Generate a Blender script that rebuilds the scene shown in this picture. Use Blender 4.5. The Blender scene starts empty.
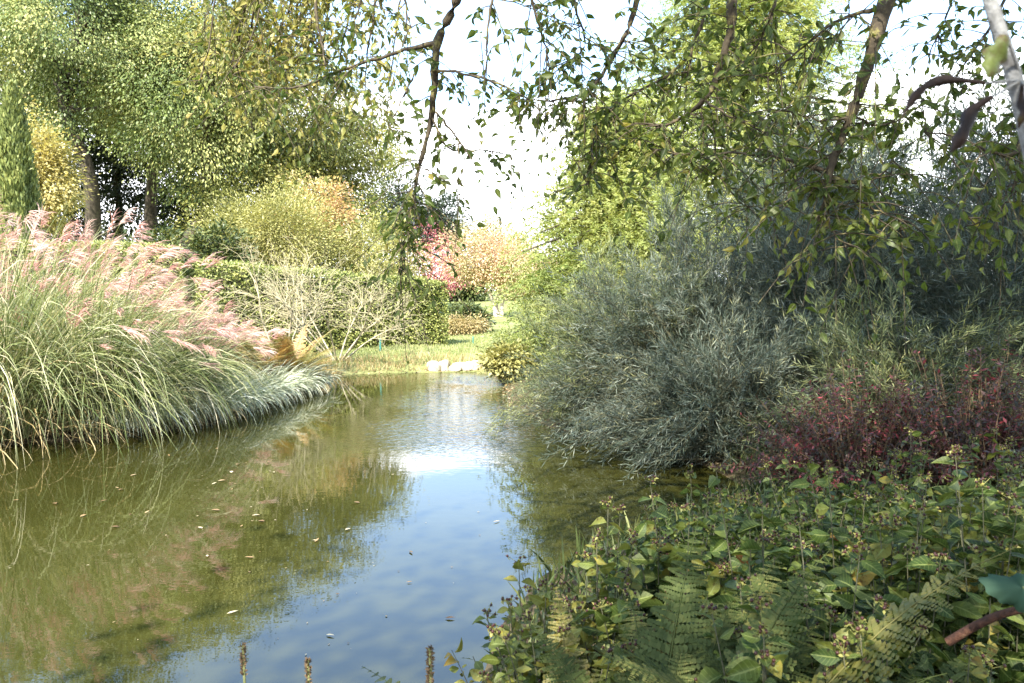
import bpy, math
import numpy as np

C = bpy.context.scene.collection
SC = bpy.context.scene
R = math.radians

# ------------------------------------------------------------------ camera
CAM_Z = 2.0
LENS = 28.0
F = 1024 * LENS / 36.0
PITCH = math.atan(51.5 / F)
cam_d = bpy.data.cameras.new('camera')
cam = bpy.data.objects.new('camera', cam_d); C.objects.link(cam)
cam.location = (0, 0, CAM_Z)
cam.rotation_euler = (math.pi / 2 - PITCH, 0, 0)
cam_d.lens = LENS; cam_d.sensor_width = 36; cam_d.clip_start = 0.05; cam_d.clip_end = 2000
cam_d.dof.use_dof = True; cam_d.dof.focus_distance = 9.0; cam_d.dof.aperture_fstop = 9.0
SC.camera = cam

# ------------------------------------------------------------------ sky and sun
SUN_EL = 43.0
SUN_H = np.array([-0.34, -0.94]); SUN_H /= np.linalg.norm(SUN_H)
w = bpy.data.worlds.new('World'); SC.world = w; w.use_nodes = True
nt = w.node_tree; nt.nodes.clear()
out = nt.nodes.new('ShaderNodeOutputWorld'); bg = nt.nodes.new('ShaderNodeBackground')
sky = nt.nodes.new('ShaderNodeTexSky'); sky.sky_type = 'NISHITA'; sky.sun_disc = False
sky.sun_elevation = R(SUN_EL); sky.sun_rotation = math.atan2(SUN_H[0], SUN_H[1])
sky.air_density = 1.0; sky.dust_density = 0.6; sky.ozone_density = 1.5
tc = nt.nodes.new('ShaderNodeTexCoord'); sep = nt.nodes.new('ShaderNodeSeparateXYZ')
nt.links.new(tc.outputs['Generated'], sep.inputs[0])
mp = nt.nodes.new('ShaderNodeMapping'); mp.inputs['Scale'].default_value = (1.6, 1.6, 4.5)
mp.inputs['Location'].default_value = (0.3, 0.2, 0.35)
nt.links.new(tc.outputs['Generated'], mp.inputs[0])
no = nt.nodes.new('ShaderNodeTexNoise'); no.inputs['Scale'].default_value = 1.7; no.inputs['Detail'].default_value = 7
no.inputs['Roughness'].default_value = 0.55
nt.links.new(mp.outputs[0], no.inputs['Vector'])
hz = nt.nodes.new('ShaderNodeMapRange'); hz.inputs[1].default_value = 0.17; hz.inputs[2].default_value = 0.31
hz.inputs[3].default_value = 0.42; hz.inputs[4].default_value = -0.25
nt.links.new(sep.outputs[2], hz.inputs[0])
ad = nt.nodes.new('ShaderNodeMath'); ad.operation = 'ADD'
nt.links.new(no.outputs[0], ad.inputs[0]); nt.links.new(hz.outputs[0], ad.inputs[1])
cr = nt.nodes.new('ShaderNodeMapRange'); cr.inputs[1].default_value = 0.50; cr.inputs[2].default_value = 0.68
cr.interpolation_type = 'SMOOTHSTEP'
nt.links.new(ad.outputs[0], cr.inputs[0])
veil = nt.nodes.new('ShaderNodeMixRGB'); veil.inputs[0].default_value = .36; veil.inputs[2].default_value = (4.6, 7.0, 10.6, 1)
nt.links.new(sky.outputs[0], veil.inputs[1])
mx = nt.nodes.new('ShaderNodeMixRGB'); mx.inputs[2].default_value = (9.5, 9.8, 10.2, 1)
nt.links.new(cr.outputs[0], mx.inputs[0]); nt.links.new(veil.outputs[0], mx.inputs[1])
nt.links.new(mx.outputs[0], bg.inputs[0]); bg.inputs[1].default_value = 0.12
nt.links.new(bg.outputs[0], out.inputs[0])

sd = bpy.data.lights.new('sun', 'SUN'); sd.energy = 5.0; sd.angle = R(0.5); sd.color = (1, 0.95, 0.86)
so = bpy.data.objects.new('sun', sd); C.objects.link(so)
el = R(SUN_EL)
from mathutils import Vector
S = Vector((SUN_H[0] * math.cos(el), SUN_H[1] * math.cos(el), math.sin(el)))
so.rotation_euler = S.to_track_quat('Z', 'Y').to_euler(); so.location = (-10, -30, 30)

SC.view_settings.view_transform = 'Standard'; SC.view_settings.look = 'None'
SC.view_settings.exposure = 2.1; SC.view_settings.gamma = 1.0
SC.view_settings.use_curve_mapping = False
cy = SC.cycles
cy.max_bounces = 7; cy.diffuse_bounces = 3; cy.glossy_bounces = 3; cy.transmission_bounces = 4
cy.transparent_max_bounces = 4; cy.caustics_reflective = False; cy.caustics_refractive = False
cy.use_denoising = True; cy.sample_clamp_indirect = 6.0

# ------------------------------------------------------------------ helpers
def at(px, py, Y):
    """world point that lies at image position (px, py) at depth Y along the view"""
    x = (px - 512) / F; z = -(py - 341.5) / F
    c, s = math.cos(PITCH), math.sin(PITCH)
    d = np.array([x, c + z * s, z * c - s])
    return np.array([0, 0, CAM_Z]) + d * (Y / d[1])

def survey(x, y):
    """first site survey to true ground position, with the scale of things there"""
    k = 1 / (1 + .022 * y)
    return x * k, y * k, k

def unit(a):
    return a / np.maximum(np.linalg.norm(a, axis=-1, keepdims=True), 1e-9)

def rdir(rng, n):
    return unit(rng.normal(size=(n, 3)))

UP = np.array([0, 0, 1.0])

class Geo:
    def __init__(s): s.v = []; s.f = []; s.a = []; s.b = {}; s.n = 0
    def add(s, verts, faces, attr=None, blade=None):
        if blade is not None: s.b[len(s.v)] = np.asarray(blade, float).reshape(-1, 3)
        verts = np.asarray(verts, float).reshape(-1, 3); faces = np.asarray(faces, int).reshape(-1, 4)
        s.v.append(verts); s.f.append(faces + s.n)
        if attr is None: attr = np.full(len(verts), .5)
        s.a.append(np.broadcast_to(np.asarray(attr, float), (len(verts),)).copy()); s.n += len(verts)
    def build(s, name, mat, parent=None, smooth=True, loc=None, mat2=None, cut=0):
        me = bpy.data.meshes.new(name)
        v = np.concatenate(s.v); f = np.concatenate(s.f); a = np.concatenate(s.a)
        if parent is not None: v = v - np.array(parent.location)
        elif loc is not None: v = v - np.array(loc)
        me.vertices.add(len(v)); me.vertices.foreach_set('co', v.astype(np.float32).ravel())
        me.loops.add(f.size); me.loops.foreach_set('vertex_index', f.astype(np.int32).ravel())
        me.polygons.add(len(f)); me.polygons.foreach_set('loop_start', np.arange(0, f.size, 4, dtype=np.int32))
        at_ = me.attributes.new('tone', 'FLOAT', 'POINT'); at_.data.foreach_set('value', a.astype(np.float32))
        if s.b:
            bl = np.concatenate([s.b.get(i_, np.ones((len(v_), 3))) for i_, v_ in enumerate(s.v)])
            ab = me.attributes.new('blade', 'FLOAT_VECTOR', 'POINT'); ab.data.foreach_set('vector', bl.astype(np.float32).ravel())
        me.update(calc_edges=True)
        if smooth: me.polygons.foreach_set('use_smooth', np.ones(len(f), bool))
        me.validate()
        me.materials.append(mat)
        if mat2: me.materials.append(mat2); me.polygons.foreach_set('material_index', (np.arange(len(f)) >= cut).astype(np.int32))
        o = bpy.data.objects.new(name, me); C.objects.link(o)
        if parent is not None: o.parent = parent
        elif loc is not None: o.location = loc
        return o

def thing(name, label, cat, loc, group=None):
    o = bpy.data.objects.new(name, None); C.objects.link(o); o.location = tuple(loc)
    o.empty_display_size = .2
    tag(o, label, cat, group); return o

def tag(o, label, cat, group=None):
    o['label'] = label; o['category'] = cat
    if group: o['group'] = group
    return o

def leaf4(g, P, D, N, L, W, v, fold=.12, wide=.45):
    n = len(P); L = np.broadcast_to(L, (n,))[:, None]; W = np.broadcast_to(W, (n,))[:, None]
    s = unit(np.cross(D, N)); N2 = np.cross(s, D)
    m = P + D * L * wide + N2 * W * fold
    V = np.stack([P, m + s * W / 2, P + D * L, m - s * W / 2], 1)
    Fc = np.arange(n * 4).reshape(n, 4)
    g.add(V, Fc, np.repeat(np.broadcast_to(v, (n,)), 4))

def leaf8(g, P, D, N, L, W, v, fold=.22, bend=.25):
    n = len(P); L = np.broadcast_to(L, (n,))[:, None]; W = np.broadcast_to(W, (n,))[:, None]
    s = unit(np.cross(D, N)); N2 = np.cross(s, D)
    b = np.broadcast_to(bend, (n,))[:, None]
    def mid(t): return P + D * L * t - N2 * L * b * t * t
    m0, m1, m2, m3 = mid(0), mid(.33), mid(.68), mid(1.0)
    u = N2 * W * fold
    V = np.stack([m0, m1, m2, m3, m1 + s * W * .5 + u, m2 + s * W * .36 + u, m1 - s * W * .5 + u, m2 - s * W * .36 + u], 1)
    base = np.array([[0, 4, 1, 6], [1, 4, 5, 2], [1, 2, 7, 6], [2, 5, 3, 7]])
    Fc = (np.arange(n)[:, None, None] * 8 + base[None]).reshape(-1, 4)
    g.add(V, Fc, np.repeat(np.broadcast_to(v, (n,)), 8))

def blade(g, P, D, N, L, W, v, prof=(0, .66, 1, .9, .5, .0), fold=.2, bend=.3, rng=np.random.default_rng(5)):
    """a whole leaf blade: rows of midrib and two edges, folded, curled and slightly wavy"""
    n = len(P); L = np.broadcast_to(L, (n,))[:, None]; W = np.broadcast_to(W, (n,))[:, None]
    s = unit(np.cross(D, N)); N2 = np.cross(s, D); m = len(prof); T = np.linspace(0, 1, m)
    fo = fold + rng.normal(size=(n, 1)) * .16; be = bend * rng.uniform(-.1, 1.5, (n, 1)); tw = rng.normal(size=(n, 1)) * .35
    rows = []; bl = []
    for t, wv in zip(T, prof):
        c = P + D * L * (t - be * .25 * t * t) - N2 * L * be * t * t
        sw = s + N2 * tw * t
        for q in (-1, -.5, 0, .5, 1):
            rip = rng.normal(size=(n, 1)) * .05 * abs(q)
            rows.append(c + sw * W * wv * .5 * q + N2 * W * wv * (fo * abs(q) + rip)); bl.append((abs(q), t, 0))
    V = np.stack(rows, 1); i, j = np.meshgrid(np.arange(m - 1), np.arange(4), indexing='ij'); q = (i * 5 + j).ravel()
    base = np.stack([q, q + 1, q + 6, q + 5], 1)
    g.add(V, (np.arange(n)[:, None, None] * (5 * m) + base[None]).reshape(-1, 4), np.repeat(np.broadcast_to(v, (n,)), 5 * m), np.tile(np.array(bl), (n, 1)))

def leaf_long(g, P, D, N, L, W, v):
    blade(g, P, D, N, L, W, v, (0, .72, 1, .72, .30, 0), .22, .35)

def ribbons(g, P, D, L, W, v, seg=6, droop=.25, tip=.05, side=None):
    """arching blades; returns the tip points and directions"""
    n = len(P); L = np.broadcast_to(L, (n,))[:, None]; W = np.broadcast_to(W, (n,))[:, None]
    droop = np.broadcast_to(droop, (n,))[:, None]
    p = P.copy(); d = unit(D.copy()); cols = []
    if side is None:
        side = unit(np.cross(d, UP) + 1e-4)
    for k in range(seg + 1):
        t = k / seg
        ww = W * (min(1, .55 + t * 2) if t < .45 else 1 - (1 - tip) * ((t - .45) / .55) ** 1.4)
        cols.append(np.stack([p - side * ww / 2, p + side * ww / 2], 1))
        if k < seg:
            p = p + d * L / seg
            d = unit(d - UP * droop * (.5 + t))
    V = np.stack(cols, 1)                      # n, seg+1, 2, 3
    k = np.arange(seg)[:, None]
    base = np.concatenate([2 * k, 2 * k + 1, 2 * k + 3, 2 * k + 2], 1)
    Fc = (np.arange(n)[:, None, None] * (2 * (seg + 1)) + base[None]).reshape(-1, 4)
    g.add(V, Fc, np.repeat(np.broadcast_to(v, (n,)), 2 * (seg + 1)))
    return p, d

def tubes(g, P, Rr, sides=5, v=.5):
    """P: n,k,3 paths of equal length; Rr: n,k radii"""
    P = np.asarray(P, float); n, k, _ = P.shape; Rr = np.broadcast_to(Rr, (n, k))
    T = np.gradient(P, axis=1); T = unit(T)
    ref = np.where(np.abs(T[..., 2:3]) > .9, np.array([1.0, 0, 0]), UP)
    A = unit(np.cross(T, ref)); B = np.cross(T, A)
    an = np.arange(sides) * 2 * np.pi / sides
    V = P[:, :, None] + Rr[:, :, None, None] * (A[:, :, None] * np.cos(an)[:, None] + B[:, :, None] * np.sin(an)[:, None])
    i = np.arange(k - 1)[:, None]; j = np.arange(sides)[None]
    j2 = (j + 1) % sides
    base = np.stack([i * sides + j, i * sides + j2, (i + 1) * sides + j2, (i + 1) * sides + j], -1).reshape(-1, 4)
    Fc = (np.arange(n)[:, None, None] * (k * sides) + base[None]).reshape(-1, 4)
    g.add(V, Fc, np.repeat(np.broadcast_to(v, (n,)), k * sides))

def resample(pts, k):
    pts = np.asarray(pts, float); t = np.linspace(0, len(pts) - 1, k)
    # Catmull-Rom
    P = np.vstack([2 * pts[0] - pts[1], pts, 2 * pts[-1] - pts[-2]])
    i = np.minimum(t.astype(int), len(pts) - 2); u = (t - i)[:, None]
    p0, p1, p2, p3 = P[i], P[i + 1], P[i + 2], P[i + 3]
    return .5 * (2 * p1 + (p2 - p0) * u + (2 * p0 - 5 * p1 + 4 * p2 - p3) * u ** 2 + (3 * p1 - p0 - 3 * p2 + p3) * u ** 3)

def tube(g, pts, r0, r1, sides=7, k=None, wig=0, rng=None, v=.5, power=1.0):
    k = k or max(4, 3 * len(pts))
    p = resample(pts, k)
    if wig: 
        n = rng.normal(size=(k, 3)) * wig; n[0] = 0; p = p + n
    t = np.linspace(0, 1, k) ** power
    tubes(g, p[None], (r0 + (r1 - r0) * t)[None], sides, v)
    return p

def crown_pts(rng, n, c, rad, inner=.55, lumps=9, amp=.28, zmin=-1.0):
    d = rdir(rng, n * 2); d = d[d[:, 2] > zmin][:n]
    lob = rdir(rng, lumps)
    b = np.max(np.clip(d @ lob.T, 0, 1) ** 6, axis=1)
    r = (inner + (1 - inner) * rng.random(len(d)) ** .6) * (1 - amp + amp * 1.5 * b)
    return np.asarray(c) + d * r[:, None] * np.asarray(rad), d

def foliage(g, rng, Cn, per, Rc, L, W, flat=.5, droop=.35, jit=.6, upn=.8, fn=leaf4, lvar=.5, out=None, vmix=.74):
    K = len(Cn); cl = np.repeat(np.arange(K), per); n = K * per
    off = rng.normal(size=(n, 3)) * .5; off[:, 2] *= flat
    Rk = np.broadcast_to(Rc, (K,))[cl][:, None]
    P = Cn[cl] + off * Rk
    D = off.copy(); D[:, 2] -= droop
    if out is not None: D = D + out[cl] * .6
    D = unit(D + rng.normal(size=(n, 3)) * jit * .5)
    N = UP * upn + rng.normal(size=(n, 3)) * .42
    if out is not None: N = N + out[cl] * .35
    N = unit(N)
    v = np.clip(rng.random(K)[cl] * vmix + rng.random(n) * (1 - vmix), 0, 1)
    Ls = L * (1 - lvar + 2 * lvar * rng.random(n))
    fn(g, P, D, N, Ls, Ls * (W / L), v)

# ------------------------------------------------------------------ materials
def nodes(name):
    m = bpy.data.materials.new(name); m.use_nodes = True
    n = m.node_tree; n.nodes.clear()
    return m, n, n.nodes.new('ShaderNodeOutputMaterial')

def ramp(n, stops, src):
    r = n.nodes.new('ShaderNodeValToRGB'); e = r.color_ramp.elements
    while len(e) < len(stops): e.new(.5)
    for i, (p, c) in enumerate(stops):
        e[i].position = p; e[i].color = (*c, 1)
    n.links.new(src, r.inputs[0]); return r.outputs[0]

def leafmat(name, stops, trans=.35, rough=.5, noise=1.2, namp=.55, tint=(1.2, 1.16, .68), spec=.35, blemish=0):
    """leaf colours by the leaf's own tone and by clump-sized drifts of hue"""
    m, n, out = nodes(name)
    a = n.nodes.new('ShaderNodeAttribute'); a.attribute_name = 'tone'
    g = n.nodes.new('ShaderNodeNewGeometry')
    no = n.nodes.new('ShaderNodeTexNoise'); no.inputs['Scale'].default_value = noise; no.inputs['Detail'].default_value = 3
    n.links.new(g.outputs['Position'], no.inputs['Vector'])
    ms = n.nodes.new('ShaderNodeMath'); ms.operation = 'MULTIPLY_ADD'; ms.inputs[1].default_value = namp * 2; ms.inputs[2].default_value = -namp
    n.links.new(no.outputs[0], ms.inputs[0])
    ad = n.nodes.new('ShaderNodeMath'); ad.operation = 'ADD'; ad.use_clamp = True
    n.links.new(a.outputs['Fac'], ad.inputs[0]); n.links.new(ms.outputs[0], ad.inputs[1])
    col = ramp(n, stops, ad.outputs[0])
    if blemish:
        bl = n.nodes.new('ShaderNodeAttribute'); bl.attribute_name = 'blade'; sb = n.nodes.new('ShaderNodeSeparateXYZ'); n.links.new(bl.outputs['Vector'], sb.inputs[0])
        def mth(op, a_, b_):
            q = n.nodes.new('ShaderNodeMath'); q.operation = op
            for k_, z_ in enumerate((a_, b_)):
                if isinstance(z_, (int, float)): q.inputs[k_].default_value = z_
                elif z_ is not None: n.links.new(z_, q.inputs[k_])
            return q.outputs[0]
        side = mth('SINE', mth('SUBTRACT', mth('MULTIPLY', sb.outputs[1], 46.0), mth('MULTIPLY', sb.outputs[0], 9.0)), None)
        mid = mth('LESS_THAN', sb.outputs[0], .09); vein = mth('MAXIMUM', mth('MULTIPLY', mid, .8), mth('MULTIPLY', mth('GREATER_THAN', side, .86), .35))
        mv = n.nodes.new('ShaderNodeMixRGB'); mv.inputs[2].default_value = (.19, .22, .07, 1); n.links.new(vein, mv.inputs[0]); n.links.new(col, mv.inputs[1]); col = mv.outputs[0]
        nb = n.nodes.new('ShaderNodeTexNoise'); nb.inputs['Scale'].default_value = blemish; nb.inputs['Detail'].default_value = 4; nb.inputs['Roughness'].default_value = .7
        n.links.new(g.outputs['Position'], nb.inputs['Vector'])
        rb_ = ramp(n, [(.33, (.35, .22, .12)), (.42, (.85, .85, .8)), (.6, (1.0, 1.0, 1.0)), (.72, (1.45, 1.35, 1.0))], nb.outputs[0])
        mb = n.nodes.new('ShaderNodeMixRGB'); mb.blend_type = 'MULTIPLY'; mb.inputs[0].default_value = 1
        n.links.new(col, mb.inputs[1]); n.links.new(rb_, mb.inputs[2]); col = mb.outputs[0]
    p = n.nodes.new('ShaderNodeBsdfPrincipled'); p.inputs['Roughness'].default_value = rough
    p.inputs['Specular IOR Level'].default_value = spec
    n.links.new(col, p.inputs['Base Color'])
    t = n.nodes.new('ShaderNodeBsdfTranslucent')
    mu = n.nodes.new('ShaderNodeMixRGB'); mu.blend_type = 'MULTIPLY'; mu.inputs[0].default_value = 1
    mu.inputs[2].default_value = (*tint, 1)
    n.links.new(col, mu.inputs[1]); n.links.new(mu.outputs[0], t.inputs[0])
    mix = n.nodes.new('ShaderNodeMixShader'); mix.inputs[0].default_value = trans
    n.links.new(p.outputs[0], mix.inputs[1]); n.links.new(t.outputs[0], mix.inputs[2])
    n.links.new(mix.outputs[0], out.inputs[0])
    return m

def barkmat(name, stops, scale=9, rough=.85, bump=.4):
    m, n, out = nodes(name)
    g = n.nodes.new('ShaderNodeNewGeometry')
    no = n.nodes.new('ShaderNodeTexNoise'); no.inputs['Scale'].default_value = scale; no.inputs['Detail'].default_value = 6
    no.inputs['Roughness'].default_value = .65
    n.links.new(g.outputs['Position'], no.inputs['Vector'])
    col = ramp(n, stops, no.outputs[0])
    p = n.nodes.new('ShaderNodeBsdfPrincipled'); p.inputs['Roughness'].default_value = rough
    p.inputs['Specular IOR Level'].default_value = .2
    n.links.new(col, p.inputs['Base Color'])
    b = n.nodes.new('ShaderNodeBump'); b.inputs['Strength'].default_value = bump; b.inputs['Distance'].default_value = .02
    n.links.new(no.outputs[0], b.inputs['Height']); n.links.new(b.outputs[0], p.inputs['Normal'])
    n.links.new(p.outputs[0], out.inputs[0]); return m

M = {}
M['beech'] = leafmat('beech_leaf', [(0, (.035, .056, .013)), (.35, (.105, .14, .034)), (.7, (.23, .25, .08)), (1, (.38, .36, .13))], .2, noise=.35)
M['beech_light'] = leafmat('light_beech_leaf', [(0, (.08, .10, .025)), (.5, (.19, .20, .05)), (1, (.36, .33, .11))], .3, noise=.4)
M['cypress'] = leafmat('cypress_leaf', [(0, (.06, .085, .02)), (.6, (.16, .19, .05)), (1, (.27, .28, .08))], .12, noise=3)
M['backdrop_shade'] = leafmat('backdrop_shade_leaf', [(0, (.012, .018, .008)), (.6, (.03, .042, .015)), (1, (.07, .085, .03))], .15, noise=.5)  # near-black, the shade behind the beech trunks put into the colour
M['gold'] = leafmat('gold_leaf', [(0, (.22, .19, .06)), (.5, (.40, .34, .12)), (1, (.54, .46, .20))], .35, noise=.8)
M['olive'] = leafmat('olive_gold_leaf', [(0, (.13, .13, .04)), (.5, (.27, .26, .085)), (1, (.43, .39, .15))], .3, noise=.8)
M['orange'] = leafmat('orange_leaf', [(0, (.26, .25, .09)), (.45, (.44, .34, .15)), (1, (.55, .32, .19))], .35, noise=.5, namp=.8)
M['bluegreen'] = leafmat('blue_green_needle', [(0, (.02, .032, .022)), (.6, (.05, .07, .045)), (1, (.10, .12, .07))], .2, noise=.5)
M['hedge'] = leafmat('hedge_leaf', [(0, (.10, .13, .03)), (.5, (.24, .27, .075)), (1, (.38, .38, .13))], .25, noise=1.5, namp=.4)
M['darkshrub'] = leafmat('dark_shrub_leaf', [(0, (.02, .035, .01)), (.6, (.06, .08, .02)), (1, (.15, .16, .05))], .2)
M['pinkred'] = leafmat('pink_red_leaf', [(0, (.34, .09, .10)), (.5, (.54, .19, .20)), (1, (.62, .34, .31))], .35, tint=(1.15, .8, .8))
M['peach'] = leafmat('peach_leaf', [(0, (.28, .29, .12)), (.35, (.42, .38, .20)), (.7, (.56, .40, .26)), (1, (.60, .34, .27))], .35, noise=.55, namp=.7, tint=(1.2, 1, .7))
M['pinkpale'] = leafmat('pale_pink_leaf', [(0, (.45, .22, .16)), (1, (.68, .42, .36))], .4, tint=(1.2, .9, .8))
M['feather'] = leafmat('feathery_needle', [(0, (.13, .18, .05)), (.5, (.28, .32, .10)), (1, (.42, .43, .17))], .5, noise=.5)
M['silver'] = leafmat('silver_willow_leaf', [(0, (.022, .033, .02)), (.5, (.065, .085, .06)), (.85, (.16, .18, .14)), (1, (.33, .32, .15))], .22, noise=1.1, namp=.35, tint=(1.1, 1.1, .7))
M['silver_green'] = leafmat('grey_green_leaf', [(0, (.045, .07, .03)), (.5, (.12, .145, .07)), (1, (.29, .29, .10))], .3, noise=1.1, namp=.4)
M['miscan'] = leafmat('tall_grass_blade', [(0, (.05, .075, .02)), (.4, (.16, .19, .065)), (.75, (.32, .33, .16)), (1, (.52, .47, .32))], .3, noise=1.5, namp=.15)
M['miscan_tan'] = leafmat('tan_grass_blade', [(0, (.14, .14, .04)), (.5, (.28, .22, .09)), (1, (.5, .38, .22))], .35, noise=1.5, namp=.3)
M['plume'] = leafmat('grass_plume', [(0, (.36, .18, .15)), (.45, (.54, .32, .27)), (.8, (.66, .48, .41)), (1, (.78, .68, .60))], .4, noise=1.6, namp=.4, tint=(1.1, .9, .8))
M['varieg'] = leafmat('striped_grass_blade', [(0, (.14, .17, .09)), (.45, (.36, .39, .28)), (1, (.66, .66, .54))], .3, noise=2.5, namp=.25)
M['dry'] = leafmat('dry_grass', [(0, (.20, .15, .06)), (.5, (.36, .27, .12)), (1, (.52, .42, .24))], .3, noise=2)
M['lawn'] = leafmat('lawn_blade', [(0, (.14, .17, .06)), (.5, (.25, .28, .11)), (1, (.38, .36, .18))], .35, noise=.6)
M['rust'] = leafmat('rust_fern', [(0, (.14, .16, .05)), (.4, (.30, .26, .09)), (.8, (.40, .21, .09)), (1, (.48, .36, .16))], .35, noise=2)
M['redleaf'] = leafmat('dark_red_leaf', [(0, (.025, .03, .014)), (.35, (.05, .04, .025)), (.55, (.09, .04, .035)), (.75, (.16, .04, .04)), (.9, (.32, .06, .06)), (1, (.14, .16, .04))], .3, noise=2.2, namp=.6, tint=(1.3, .7, .7))
M['front'] = leafmat('broad_shrub_leaf', [(0, (.016, .033, .009)), (.45, (.05, .08, .016)), (.78, (.105, .13, .026)), (.92, (.24, .20, .04)), (1, (.24, .09, .03))], .35, rough=.5, noise=3, namp=.22, spec=.22, blemish=38)
M['front_yellow'] = leafmat('yellowing_shrub_leaf', [(0, (.035, .06, .012)), (.5, (.10, .12, .024)), (.85, (.23, .20, .04)), (1, (.21, .08, .028))], .35, rough=.5, noise=3, namp=.22, blemish=38, spec=.22)
M['fern'] = leafmat('fern_frond', [(0, (.026, .038, .011)), (.6, (.068, .086, .025)), (1, (.15, .145, .045))], .35, noise=3, namp=.2, spec=.12, rough=.65)
M['fern_yellow'] = leafmat('yellow_fern_frond', [(0, (.06, .075, .018)), (.6, (.14, .125, .03)), (1, (.24, .18, .05))], .3, noise=3, namp=.2)
M['over'] = leafmat('overhanging_leaf', [(0, (.035, .06, .014)), (.5, (.075, .11, .022)), (.85, (.15, .17, .035)), (1, (.27, .22, .05))], .55, noise=1.2, namp=.3, rough=.45, blemish=45)
M['over_sunlit'] = leafmat('sunlit_yellow_leaf', [(0, (.08, .10, .02)), (.5, (.20, .20, .05)), (1, (.36, .29, .09))], .45, noise=1.2, namp=.3)  # lighter copy of the overhanging leaf, yellowing and with sunlight in its colour
M['teal'] = leafmat('teal_lobed_leaf', [(0, (.018, .042, .024)), (1, (.05, .09, .055))], .2, noise=14, namp=.5, tint=(1, 1.1, .9), spec=.08, rough=.75)
M['sepal'] = leafmat('yellow_sepal', [(0, (.10, .11, .025)), (1, (.26, .24, .07))], .3)
M['berry'] = barkmat('dark_berry', [(.3, (.02, .012, .012)), (.7, (.06, .02, .015))], 30, .35, 0)
M['bark_dark'] = barkmat('dark_bark', [(.35, (.025, .02, .014)), (.7, (.08, .065, .045))], 6)
M['bark_lichen'] = barkmat('lichen_bark', [(.35, (.035, .028, .018)), (.55, (.07, .055, .035)), (.62, (.16, .14, .05)), (.75, (.30, .28, .14))], 22)
M['bark_pale'] = barkmat('pale_bark', [(.35, (.40, .35, .26)), (.7, (.62, .56, .45))], 12)
M['stem_tan'] = barkmat('tan_stem', [(.3, (.20, .17, .10)), (.7, (.42, .37, .26))], 12)
M['rust_pale'] = leafmat('pale_rust_leaf', [(0, (.24, .22, .09)), (.5, (.36, .28, .13)), (1, (.46, .36, .2))], .3, noise=2)
M['twig_pale'] = barkmat('pale_twig', [(.3, (.24, .21, .11)), (.7, (.44, .39, .25))], 5, bump=0)
M['stem_brown'] = barkmat('brown_stem', [(.3, (.06, .04, .02)), (.7, (.15, .10, .055))], 30, bump=.1)
M['stem_olive'] = barkmat('olive_stem', [(.3, (.045, .045, .025)), (.7, (.11, .105, .06))], 30, bump=.1)
M['stem_red'] = barkmat('red_stem', [(.3, (.10, .03, .02)), (.7, (.24, .07, .045))], 30, bump=.1)
M['stalk_brown'] = barkmat('brown_stalk', [(.35, (.022, .011, .007)), (.55, (.065, .028, .016)), (.75, (.13, .075, .04))], 45, .8, .6)
M['stem_green'] = barkmat('green_stem', [(.3, (.10, .12, .04)), (.7, (.22, .22, .09))], 30, bump=.1)
M['stem_grey'] = barkmat('grey_stem', [(.3, (.07, .065, .06)), (.5, (.15, .15, .145)), (.7, (.24, .24, .23))], 70, bump=.5)
M['withered'] = barkmat('withered_leaf', [(.42, (.012, .007, .005)), (.55, (.03, .016, .010)), (.64, (.07, .055, .015)), (.8, (.09, .10, .02))], 26, .6, .4)
M['rim'] = barkmat('blotched_leaf', [(.40, (.03, .014, .01)), (.49, (.05, .035, .012)), (.56, (.06, .075, .016)), (.75, (.10, .12, .025))], 26, .5, .3)
M['stone'] = barkmat('pale_stone', [(.3, (.17, .15, .10)), (.5, (.36, .32, .24)), (.7, (.55, .50, .40))], 9, .9, .8)
M['post'] = barkmat('teal_post', [(.3, (.03, .13, .115)), (.7, (.055, .20, .17))], 12, .5, .05)
M['core'] = barkmat('hedge_twigs', [(.3, (.02, .022, .008)), (.7, (.05, .05, .02))], 8)
M['float_leaf'] = leafmat('floating_leaf', [(0, (.10, .055, .02)), (.5, (.25, .16, .07)), (1, (.45, .38, .24))], .1, noise=5)

# ground: soil near the pond, mown lawn beyond the far shore
m, n, out = nodes('ground'); M['ground'] = m
g_ = n.nodes.new('ShaderNodeNewGeometry'); sx = n.nodes.new('ShaderNodeSeparateXYZ'); n.links.new(g_.outputs['Position'], sx.inputs[0])
n1 = n.nodes.new('ShaderNodeTexNoise'); n1.inputs['Scale'].default_value = 1.3; n1.inputs['Detail'].default_value = 8
n2 = n.nodes.new('ShaderNodeTexNoise'); n2.inputs['Scale'].default_value = 14; n2.inputs['Detail'].default_value = 6
for q in (n1, n2): n.links.new(g_.outputs['Position'], q.inputs['Vector'])
soil = ramp(n, [(.3, (.03, .022, .012)), (.5, (.07, .052, .028)), (.7, (.14, .11, .06))], n2.outputs[0])
lawn = ramp(n, [(.3, (.12, .14, .045)), (.55, (.21, .23, .085)), (.75, (.30, .28, .13))], n1.outputs[0])
mr = n.nodes.new('ShaderNodeMapRange'); mr.inputs[1].default_value = 17.5; mr.inputs[2].default_value = 20
n.links.new(sx.outputs[1], mr.inputs[0])
mxx = n.nodes.new('ShaderNodeMixRGB'); n.links.new(mr.outputs[0], mxx.inputs[0]); n.links.new(soil, mxx.inputs[1]); n.links.new(lawn, mxx.inputs[2])
p = n.nodes.new('ShaderNodeBsdfPrincipled'); p.inputs['Roughness'].default_value = .95; p.inputs['Specular IOR Level'].default_value = .1
n.links.new(mxx.outputs[0], p.inputs['Base Color'])
b = n.nodes.new('ShaderNodeBump'); b.inputs['Strength'].default_value = .7; b.inputs['Distance'].default_value = .05
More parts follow.
